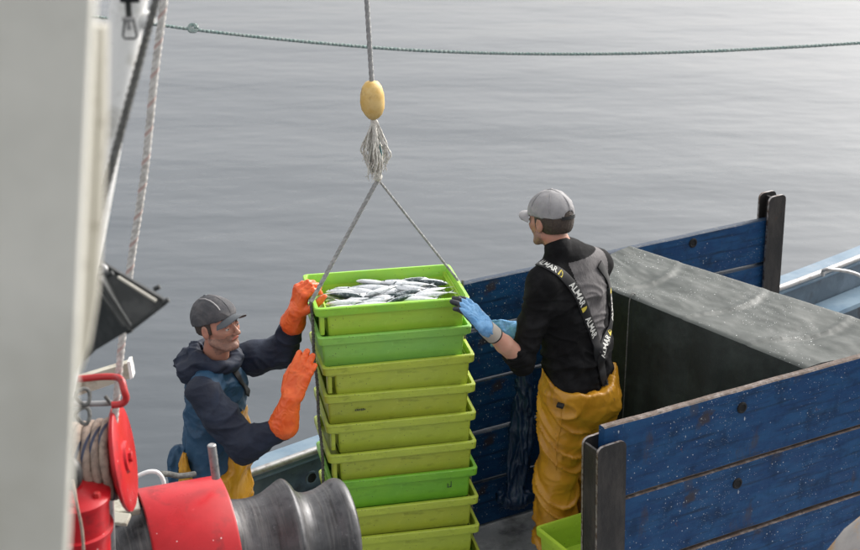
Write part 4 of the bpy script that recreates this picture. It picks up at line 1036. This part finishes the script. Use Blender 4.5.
def cap(C, Mh, parent, off, mcap, mbrim, opening, tilt=0, pipe=None):
    m = np.array(Mh)@np.array(frame(0, tilt, 0)); c = np.array(C); T = lambda x, y, z: c+m@V(x, y, z)
    f = build([(ell(T(0, -.012, .040), (.087, .108, .098), m), .01), (ell(T(0, .05, .045), (.066, .042, .055), m), .02)], .004, .03)
    f.op(ell(T(0, -.012, .030), (.079, .099, .090), m), .004, 's')
    if opening: f.op(ell(T(0, -.125, .035), (.030, .04, .022), m), .004, 's')
    def cutf(X, Y, Z):
        q = (np.stack([X, Y, Z], -1)-c)@m; return -(q[..., 2]-.026)
    f.cut(cutf)
    o = field_obj('cap', f, mcap, parent, off, disp=folds(16, .003, (1, 1, 1), 1))
    # brim: curved, thick plate
    bm = bmesh.new(); rows = []
    for i in range(17):
        a = -1+i/8; x0 = .066*a; y0 = .060+.026*math.sqrt(max(0, 1-a*a)); row = []
        for j in range(8):
            t = j/7; ln = .070*math.sqrt(max(0, 1-abs(a)**2.6)); x = x0*(1+.12*t); y = y0+ln*t; z = .032-.010*t-.024*(x/.07)**2
            row.append((x, y, z))
        rows.append(row)
    up = [[bm.verts.new(T(x, y, z+.002)) for x, y, z in r] for r in rows]; dn_ = [[bm.verts.new(T(x, y, z-.002)) for x, y, z in r] for r in rows]
    for i in range(16):
        for j in range(7):
            bm.faces.new((up[i][j], up[i+1][j], up[i+1][j+1], up[i][j+1])); bm.faces.new((dn_[i][j], dn_[i][j+1], dn_[i+1][j+1], dn_[i+1][j]))
        bm.faces.new((up[i][7], up[i+1][7], dn_[i+1][7], dn_[i][7])); bm.faces.new((up[i][0], dn_[i][0], dn_[i+1][0], up[i+1][0]))
    bmesh.ops.remove_doubles(bm, verts=bm.verts, dist=.0002)
    obj('brim', bm, mbrim, o, 50, off)
    bm = bmesh.new(); bmesh.ops.create_uvsphere(bm, u_segments=12, v_segments=8, radius=.008, matrix=Matrix.Translation(T(0, -.012, .139)) @ Matrix.Diagonal((1, 1, .6, 1))); obj('button', bm, mbrim, o, 60, off)
    if opening:
        bm = bmesh.new(); pts = [Vector(T(.089*math.sin(a), -.012-.108*math.cos(a), .029)) for a in [R(-28+56*k/10) for k in range(11)]]
        ribbon(bm, pts, .014, .003, Vector(m@V(0, 0, 1))); obj('back_strap', bm, M['strap'], o, 40, off)
        bm = bmesh.new(); box(bm, T(.012, -.119, .030), (.02, .004, .018), Matrix(m), bev=.001); obj('buckle', bm, M['darkmetal'], o, None, off)
    # seams
    for an in ((0, 60, 120) if not pipe else (0,)):
        bm = bmesh.new(); a = R(an); pts = []
        for k in range(25):
            b = R(-88+176*k/24); x = .0885*math.sin(b)*math.sin(a); y = -.012+.1095*math.sin(b)*math.cos(a); z = .040+.0985*math.cos(b)
            if y > .045: y += .002
            pts.append(Vector(T(x, y, z)))
        tube(bm, pts, .0013, 5); obj('seam', bm, mcap, o, 60, off)
    if pipe:
        bm = bmesh.new(); pts = []
        for k in range(20):
            b = R(-5+75*k/19); pts.append(Vector(T(.03+.012*math.sin(b), -.012+.111*math.sin(b)*.96, .040+.0955*math.cos(b))))
        bv = BVHTree.FromPolygons([v.co+Vector(off) for v in o.data.vertices], [p.vertices for p in o.data.polygons])
        pts = [(lambda h: h[0]+h[1]*.001)(bv.find_nearest(p)) for p in pts]
        tube(bm, pts, .0032, 6); obj('piping', bm, M['cap_pipe'], o, 60, off)
    return o
cap(HR, MhR, pr_root, off, M['cap_grey'], M['cap_grey'], True, R(4))
# shirt
sh_pr = [(econe(HIP+V(0, 0, -.03), HIP+V(-.008, 0, .16), (.190, .128), (.184, .125), rR), .03), (econe(HIP+V(-.008, 0, .16), SHC+V(0, 0, -.10)+fR*.01, (.184, .125), (.210, .130), rR), .04),
         (econe(SHC+V(0, 0, -.09), SHC+V(0, 0, .0), (.19, .12), (.17, .09), rR), .04),
         (cone(LS, RS, .067, .067), .03), (cone(LS, NB, .060, .066), .05), (cone(RS, NB, .060, .066), .05),
         (cone(NB-V(0, 0, .03), HR-np.array(MhR)@V(0, .040, .122), .078, .062), .025)]
sh_pr += limb([(LS, .068), (LS*.5+LE*.5, .062), (LE, .057)], .03) + limb([(LE, .057), (LE+(LW-LE)*.18, .054)], .02)
sh_pr += limb([(RS, .064), (RE, .056), (RE+(RW-RE)*.5, .045)], .03)
sh_pr += [(ell(HIP+V(0, 0, .03)-rR*.09, (.07, .08, .05)), .03)]
fs = build(sh_pr, .0055)
neckc = NB+V(-.02, .01, .05)
fs.cut(lambda X, Y, Z: np.where(Z > 1.40, -((X*0+Y*0)+.2), -.2))
d1 = folds(9, .008, (.8, .8, 1.6), 2, 2.4); d2 = folds(4.5, .008, (.8, .8, 1.6), 9, 2.4)
def shd(x, y, z):
    k = 1.0+1.2*max(0, 1-abs(z-1.0)/.15)
    return (d1(x, y, z)*.8+d2(x, y, z))*k*min(1, max(.2, (1.42-z)/.1))
def paint_shirt(pc):
    q = pc-SHC; lat = q@rR; fw = q@fR; z = pc[:, 2]
    t = np.clip((1.46-z)/(1.46-1.02), 0, 1)
    g = (z < 1.47) & (z > 1.00) & (fw < .03) & (lat > -.095+.12*t) & (lat < .175-.115*t)
    return g.astype(int)
shirt = field_obj('shirt', fs, [M['black'], M['grey']], pr_root, off, disp=shd, paint=paint_shirt)
# trousers
tr_pr = [(econe(HIP+V(0, 0, -.06), HIP+V(0, 0, .10), (.200, .148), (.196, .145), rR), .03),
         (econe(HIP+V(0, 0, .10), HIP+V(0, 0, .2)+fR*.03, (.178, .130), (.17, .128), rR), .02),
         (ell(HIP+V(0, 0, -.10)-fR*.05, (.15, .13, .13)), .04)]
for H, K, A_ in ((HIP-rR*.088, KL, AL), (HIP+rR*.088, KR, AR)):
    tr_pr += limb([(H+V(0, 0, -.05), .118), (K, .098), (A_+V(0, 0, .06), .100)], .03)
ft = build(tr_pr, .006)
hp_ = HIP
def cut_tr(X, Y, Z):
    fw = (X-hp_[0])*fR[0]+(Y-hp_[1])*fR[1]
    lt = (X-hp_[0])*rR[0]+(Y-hp_[1])*rR[1]
    ztop = .842+.10*np.clip(fw+.02, 0, .12)/.12+.05*np.clip(lt/.17, 0, 1)+.05*np.clip(-lt/.17-.5, 0, 1)
    return np.maximum(Z-ztop-.004*np.sin(lt*90), .02-Z)
ft.cut(cut_tr)
_e1 = folds(5.0, .024, (.8, .8, 1.5), 4, 3.0)
def e1(x, y, z): return _e1(x+.5*z, y-.3*z, z+.6*(x-y))
e2 = folds(12, .0035, (1, 1, 1.3), 8, 1.2); e3 = folds(26, .003, (1.2, 1.2, .1), 12, 1.2)
def trd(x, y, z):
    # drag folds behind the knee and gathered waistband
    kk = .018*math.sin(z*52+(x-y)*14+2*noise.noise(Vector((x*5, y*5, z*3))))*max(0, 1-abs(z-.42)/.28)
    g = max(0, 1-abs(z-.84)/.06)
    return e1(x, y, z)*(1-g)+e2(x, y, z)+e3(x, y, z)*g*1.3+kk*.3+(.006*g)
trs = field_obj('trousers', ft, M['oil'], pr_root, off, disp=trd)
bvs = BVHTree.FromPolygons([v.co+Vector(off) for v in shirt.data.vertices], [p.vertices for p in shirt.data.polygons])
bvt = BVHTree.FromPolygons([v.co+Vector(off) for v in trs.data.vertices], [p.vertices for p in trs.data.polygons])
def hit(px, py, bvh=None):
    o = Vector((0, 0, HC)); d = (P(px, py, 6.5)-o).normalized(); best = None
    for b in ([bvh] if bvh else [bvs, bvt]):
        h = b.ray_cast(o, d)
        if h[0] is not None and (best is None or h[3] < best[3]): best = h
    if best is None: return None
    return best[0], best[1]
# seam down the seat + buckle + waistband cord
def surf_line(name, pxs, r, mat, parent, off, bvh=None, lift=.002, n=8):
    pp = cr([Vector((a, b, 0)) for a, b in pxs], n); pts = []
    for p in pp:
        h = hit(p.x, p.y, bvh)
        if h: pts.append(h[0]+h[1]*lift)
    if len(pts) < 3: print('surf_line miss', name); return
    bm = bmesh.new(); tube(bm, pts, r, 6); return obj(name, bm, mat, parent, 60, off)
surf_line('back_seam', [(561, 405), (561, 425), (557, 445), (556, 470)], .0022, M['oil'], trs, off, bvt)
h = hit(561, 404, bvt)
if h:
    bm = bmesh.new(); box(bm, h[0]+h[1]*.008, (.032, .016, .028), basis(h[1]) @ Matrix.Rotation(0, 3, 'Z'), bev=.003); obj('buckle', bm, M['strap'], trs, None, off)
# suspenders
def strap_on(name, pxs, wd, words, parent, off, bvh=None, lift=.006, n=10):
    pp = cr([Vector((a, b, 0)) for a, b in pxs], n); pts = []; nr = []
    for p in pp:
        h = hit(p.x, p.y, bvh)
        if h is None: continue
        pts.append(h[0]); nr.append(h[1])
    if len(pts) < 4: print('strap miss', name); return
    for it in range(6):
        pts = [pts[0]]+[(pts[i-1]+pts[i]*2+pts[i+1])/4 for i in range(1, len(pts)-1)]+[pts[-1]]
        nr = [nr[0]]+[(nr[i-1]+nr[i]+nr[i+1]).normalized() for i in range(1, len(nr)-1)]+[nr[-1]]
    pts = [p+n_*lift for p, n_ in zip(pts, nr)]
    bm = bmesh.new(); rings = []; cum = [0]
    fr_ = []
    for i, p in enumerate(pts):
        if i: cum.append(cum[-1]+(p-pts[i-1]).length)
        d = (pts[min(i+1, len(pts)-1)]-pts[max(i-1, 0)]).normalized(); n_ = (nr[i]-d*nr[i].dot(d)).normalized(); s = n_.cross(d); fr_.append((p, d, n_, s))
        rings.append([bm.verts.new(p+s*a*wd/2+n_*b) for a, b in ((-1, -.0035), (-1, .0005), (-.85, .0018), (.85, .0018), (1, .0005), (1, -.0035))])
    for a, b in zip(rings, rings[1:]):
        for i in range(6): bm.faces.new((a[i], a[(i+1) % 6], b[(i+1) % 6], b[i]))
    bm.faces.new(rings[0][::-1]); bm.faces.new(rings[-1])
    so_ = obj(name, bm, M['strap'], parent, 50, off)
    def at(s, v, hgt):
        s = max(0, min(cum[-1]-1e-5, s)); i = max(k for k in range(len(cum)) if cum[k] <= s); i = min(i, len(cum)-2); t = (s-cum[i])/(cum[i+1]-cum[i])
        p = fr_[i][0].lerp(fr_[i+1][0], t); n_ = fr_[i][2].lerp(fr_[i+1][2], t); sd = fr_[i][3].lerp(fr_[i+1][3], t); return p+sd*v+n_*(hgt+.0022)
    for (txt, s0, ln, flip, fin) in words:
        cu = bpy.data.curves.new('t', 'FONT'); cu.body = txt; cu.resolution_u = 2; cu.extrude = 0; cu.offset = .022
        to = bpy.data.objects.new('t', cu); COL.objects.link(to); dg = bpy.context.evaluated_depsgraph_get(); me = bpy.data.meshes.new_from_object(to.evaluated_get(dg)); bpy.data.objects.remove(to)
        b = bmesh.new(); b.from_mesh(me); bmesh.ops.triangulate(b, faces=b.faces)
        xs = [v.co.x for v in b.verts]; ys = [v.co.y for v in b.verts]; w0, w1 = min(xs), max(xs); h0, h1 = min(ys), max(ys); ht = wd*.66
        for v in b.verts:
            u = (v.co.x-w0)/(w1-w0)*ln; vv = ((v.co.y-h0)/(h1-h0)-.5)*ht
            v.co = at(s0+u, vv*flip, .0004)
        lo = obj('lettering', b, M['print'], so_, None, off)
        if fin:
            b = bmesh.new(); u0 = s0+ln+.006; shp = [(0, -.5), (.026, -.5), (.0255, -.1), (.022, .2), (.016, .42), (.007, .5)]
            b.faces.new([b.verts.new(at(u0+u, v*ht*flip, .0004)) for u, v in shp]); obj('fin_mark', b, M['print_y'], so_, None, off)
    return so_
strap_on('suspender', [(538, 262), (547, 266), (562, 275), (577, 293), (587, 318), (595, 340), (600, 362), (604, 385)], .046,
         [('ALMAR', .012, .105, 1, True), ('ALMAR', .205, .125, 1, True), ('ALMAR', .40, .12, 1, False)], pr_root, off)
strap_on('suspender', [(604, 385), (600, 367), (602, 352), (606, 338), (610, 320), (611, 300), (607, 280), (598, 264)], .044,
         [('ALMAR', .15, .115, 1, True), ('ALMAR', .34, .12, 1, True)], pr_root, off, lift=.009)
# gloves
def glove(W, E, fwd, nrm, side, mats, parent, off, name='glove', size=1.0, cuff=.05, cr0=.034, cr1=.04, curl=(20, 25, 18), thumb=(35, 20), r=.0115, spread=3, dispf=None, paint=None, vox=.0032):
    W = np.array(W); ax = np.array(E)-W; ax /= np.linalg.norm(ax)
    pr = hand_prims(W, fwd, nrm, side, size, curl, thumb, spread, r)
    pr += [(cone(W, W+ax*cuff, cr0, cr1), .012)]
    f = build(pr, vox); return field_obj(name, f, mats, parent, off, disp=dispf, paint=paint)
gd = folds(30, .0028, (1, 1, 1), 5)
LWn = LW
fdir = np.array(P(452, 289, 6.33))-LW
def paint_gl(pc):
    n = V(-.45, -.55, .62); n /= np.linalg.norm(n); f = fdir/np.linalg.norm(fdir)
    q = pc-LWn; a = q@f; b = q@n
    return np.where((b < .0-.0) & (a > .02), 1, 0)
gN = V(.60, -.42, .60); gN = gN-fdir*(gN@fdir)/(fdir@fdir); gN /= np.linalg.norm(gN)
glove(LW, LE, fdir, gN, 1, [M['gblue'], M['gblack']], pr_root, off, size=1.16, cuff=.012, cr0=.034, cr1=.036, curl=(12, 18, 12), thumb=(30, 15), dispf=gd, paint=lambda pc: np.where((((pc-LWn)@gN) < -.004) & (((pc-LWn)@fdir) > .002), 1, 0))
ax_ = Vector(LE-LW).normalized()
bm = bmesh.new(); lathe(bm, [(.0, .030), (.0, .037), (.03, .0385), (.068, .0385), (.068, .031)], Vector(LW), ax_, 28); obj('glove_cuff', bm, M['gcuff'], pr_root, 50, off)
bm = bmesh.new(); lathe(bm, [(.066, .033), (.066, .0400), (.0725, .0400), (.0725, .033)], Vector(LW), ax_, 28); obj('glove_band', bm, M['band'], pr_root, 50, off)
glove(RW, RE, V(-.95, -.05, .15), V(0, -.7, .7), -1, [M['gblue'], M['gblack']], pr_root, off, size=.98, cuff=.05, cr0=.034, cr1=.037, dispf=gd)
fa_ = Vector(LW-LE).normalized()
bm = bmesh.new(); lathe(bm, [(.0, .040), (.0, .0555), (.008, .0585), (.018, .0585), (.024, .055), (.024, .040)], Vector(LE)+fa_*.052, fa_, 28)
for v in bm.verts: v.co += Vector((1, 1, 1))*.004*noise.noise(v.co*25)
obj('sleeve_hem', bm, M['black'], shirt, 60, off)
# boots
for A_ in (AL, AR):
    f = build([(cone(A_+V(0, 0, .12), A_, .062, .055), .02), (econe(A_+V(0, 0, -.035)-fR*.02, A_+fR*.17+V(0, 0, -.04), (.045, .045), (.045, .04), rR), .02)], .006)
    f.cut(lambda X, Y, Z: DZ+.001-Z); field_obj('boot', f, M['boot'], pr_root, off)

# ---- left man ----------------------------------------------------
aL = R(108); fL = V(math.sin(aL), math.cos(aL), 0); rL = V(fL[1], -fL[0], 0)      # r = his right, towards the camera
HIPL = np.array(P(212, 490, 6.36)); HIPL[2] = .36
SHL = np.array(P(212, 372, 6.36)); 
RSL = np.array(P(203, 391, 6.24)); LSL = np.array(P(228, 362, 6.60))
HL = np.array(P(218, 325, 6.37))
REL = np.array(P(243, 446, 6.15)); RWL = np.array(P(291, 399, 6.14))
LEL = np.array(P(282, 352, 6.56)); LWL = np.array(P(297, 312, 6.46))
SHL = (RSL+LSL)/2
DL = -.50
pl = empty('person', (HIPL[0], HIPL[1], DL), 'man in dark cap, navy hooded jacket and orange rubber gloves reaching for the crates', 'person')
off = V(HIPL[0], HIPL[1], DL)
MhL = frame(R(-124), R(8), R(2))
hpL = head_prims(HL, MhL)
NBL = SHL+V(.0, -.01, .065)
body = [(econe(HIPL, HIPL*.5+SHL*.5, (.14, .10), (.125, .10), rL), .03), (econe(HIPL*.5+SHL*.5, SHL-V(0, 0, .05), (.125, .1), (.15, .10), rL), .03), (cone(RSL, LSL, .05, .05), .03)]
body += limb([(NBL, .06), (HL-np.array(MhL)@V(0, .018, .07), .055)], .03)
body += limb([(RSL, .05), (REL, .042), (np.array(P(283, 430, 6.14)), .032), (RWL, .028)])+limb([(LSL, .05), (LEL, .042), (LWL, .028)])
g1f = np.array(P(308, 353, 6.20))-np.array(P(291, 399, 6.14)); g1n = V(-.45, -.85, .25)
g2f = np.array(P(303, 283, 6.44))-LWL; g2n = V(-.75, -.6, .35)
body += hand_prims(RWL, g1f, g1n, -1, 1.12, (5, 8, 6), r=.007, spread=3.5)+hand_prims(LWL, g2f, g2n, 1, 1.12, (50, 50, 30), r=.007)
KLs = []
for s in (-1, 1):
    H = HIPL+rL*.09*s; K = H+fL*.10+V(0, 0, -.42); A_ = H-fL*.02+V(0, 0, -.80); KLs.append((H, K, A_)); body += limb([(H, .085), (K, .055), (A_, .038)]); body += limb([(A_, .035), (A_+fL*.15+V(0, 0, -.02), .028)])
body += hpL
fb = build(body, .0045)
field_obj('body', fb, [M['skin'], M['stubble'], M['lip']], pl, off, paint=paint_skin(HL, MhL))
eyes(HL, MhL, pl, off)
hair(HL, MhL, pl, off, low=-.030, thick=.006)
cap(HL, MhL, pl, off, M['cap_dark'], M['cap_brim'], False, R(13), pipe=True)
# jacket body
jk = [(econe(HIPL+V(0, 0, .0), HIPL*.5+SHL*.5, (.175, .135), (.165, .130), rL), .03), (econe(HIPL*.5+SHL*.5, SHL-V(0, 0, .05), (.165, .130), (.175, .125), rL), .03), (cone(RSL-rL*.02, LSL+rL*.02, .07, .07), .03), (cone(RSL, NBL, .06, .06), .04), (cone(LSL, NBL, .06, .06), .04)]
fj = build(jk, .0055); jd1 = folds(6, .012, (.9, .9, 1.5), 6, 2.4); jd2 = folds(15, .0035, (.8, .8, 1.6), 16, 1.8)
jd = lambda x, y, z: jd1(x, y, z)+jd2(x, y, z)
jacket = field_obj('jacket', fj, [M['jblue']], pl, off, disp=jd)
# sleeves
for (Sx, Ex, Wx, cf) in ((RSL, REL, np.array(P(283, 428, 6.14)), .95), (LSL, LEL, LWL, .6)):
    pr = limb([(Sx, .076), (Sx*.5+Ex*.5, .074), (Ex, .070)], .04)+limb([(Ex, .070), (Ex+(Wx-Ex)*cf, .056)], .04)
    f = build(pr, .005); field_obj('sleeve', f, M['navy'], jacket, off, disp=lambda x, y, z: jd1(x+3, y, z)*.8+jd2(x, y, z))
# hood lying round the neck
hd = []
ring = []
for k in range(13):
    a = 2*math.pi*k/12; ring.append(NBL+fL*(.085*math.cos(a)+.005)+rL*(.098*math.sin(a))+V(0, 0, .035-.025*math.cos(a)))
hd = [(cone(ring[k], ring[k+1], .029, .029), .03) for k in range(12)]
hd += [(ell(NBL-fL*.115+V(0, 0, -.01), (.075, .10, .065)), .03), (ell(NBL-fL*.07+rL*.09+V(0, 0, -.01), (.07, .055, .05)), .03), (ell(NBL-fL*.07-rL*.09+V(0, 0, .0), (.07, .055, .05)), .03)]
f = build(hd, .005); f.op(cone(NBL+V(0, 0, .04), NBL+V(0, 0, .2), .062, .075), .01, 's')
field_obj('hood', f, M['navy'], jacket, off, disp=lambda x, y, z: jd1(x*1.4, y*1.4, z*1.4+2)+jd2(x, y, z))
# bib trousers
bt = [(econe(HIPL+V(0, 0, -.12), HIPL+V(0, 0, .04), (.17, .14), (.178, .14), rL), .03)]
bt += [(rbox(HIPL*.42+SHL*.58+fL*.118-V(0, 0, .04), (.10, .018, .15), np.stack([rL, fL, Zv], 1), .015), .02), (rbox(HIPL+fL*.115+V(0, 0, .08), (.13, .03, .12), np.stack([rL, fL, Zv], 1), .02), .03)]
for H, K, A_ in KLs: bt += limb([(H+V(0, 0, -.05), .115), (K, .095), (A_+V(0, 0, .06), .095)], .03)
f = build(bt, .0065); f.cut(lambda X, Y, Z: DL+.07-Z); bib = field_obj('bib_trousers', f, M['oil'], pl, off, disp=lambda x, y, z: e1(x, y, z)*.7+e2(x, y, z))
bvs = BVHTree.FromPolygons([v.co+Vector(off) for v in jacket.data.vertices], [p.vertices for p in jacket.data.polygons])
bvt = BVHTree.FromPolygons([v.co+Vector(off) for v in bib.data.vertices], [p.vertices for p in bib.data.polygons])
strap_on('bib_strap', [(226, 360), (232, 368), (238, 378), (244, 388), (250, 396)], .034, [], pl, off, lift=.008)
for KK in KLs:
    A_ = KK[2]
    f = build([(cone(A_+V(0, 0, .14), A_, .06, .055), .02), (econe(A_+V(0, 0, -.03)-fL*.02, A_+fL*.17+V(0, 0, -.035), (.045, .04), (.045, .036), rL), .02)], .007)
    f.cut(lambda X, Y, Z: DL+.001-Z); field_obj('boot', f, M['boot'], pl, off)
go = folds(34, .0022, (1, 1, 1), 5)
glove(RWL, RWL*.0+np.array(P(282, 430, 6.14)), g1f, g1n, -1, M['orange'], pl, off, size=1.27, cuff=.125, cr0=.041, cr1=.066, curl=(5, 8, 6), thumb=(25, 8), r=.0130, spread=3.5, dispf=go)
glove(LWL, LEL, g2f, g2n, 1, M['orange'], pl, off, size=1.25, cuff=.07, cr0=.043, cr1=.058, curl=(50, 50, 30), thumb=(40, 20), r=.0118, dispf=go)

# oilskin bundle behind left man
c = np.array(P(180, 466, 6.3))
f = build([(ell(c, (.05, .06, .10)), .02), (ell(c+V(.01, 0, -.1), (.06, .07, .1)), .03)], .006); field_obj('blue_part', f, M['jblue'], ob, np.array(ob.location), disp=folds(22, .014, (1.5, 1, .5), 2))
c = np.array(P(184, 468, 6.22)); f = build([(ell(c, (.018, .03, .085)), .02), (ell(c+V(.01, 0, -.08), (.03, .04, .06)), .02)], .005); field_obj('yellow_part', f, M['oil'], ob, np.array(ob.location), disp=folds(30, .012, (1.5, 1, .4), 6))
# blue plastic sheet hanging on the far wall, beside the right man
bs = empty('plastic_sheet', P(520, 450, 7.1), 'crumpled dark blue plastic sheet hanging down beside the mustard trousers', 'plastic sheet'); o_ = np.array(bs.location)
a = np.array(P(524, 372, 6.98)); b = np.array(P(522, 430, 6.98)); c = np.array(P(514, 492, 6.98))
f = build([(econe(a, b, (.035, .02), (.055, .03), V(1, 0, 0)), .02), (econe(b, c, (.055, .03), (.05, .04), V(1, 0, 0)), .02), (ell(c+V(-.0, -.02, -.02), (.09, .06, .05)), .03)], .006)
field_obj('sheet', f, M['bluesheet'], bs, o_, disp=folds(20, .02, (1.6, 1, .35), 2))
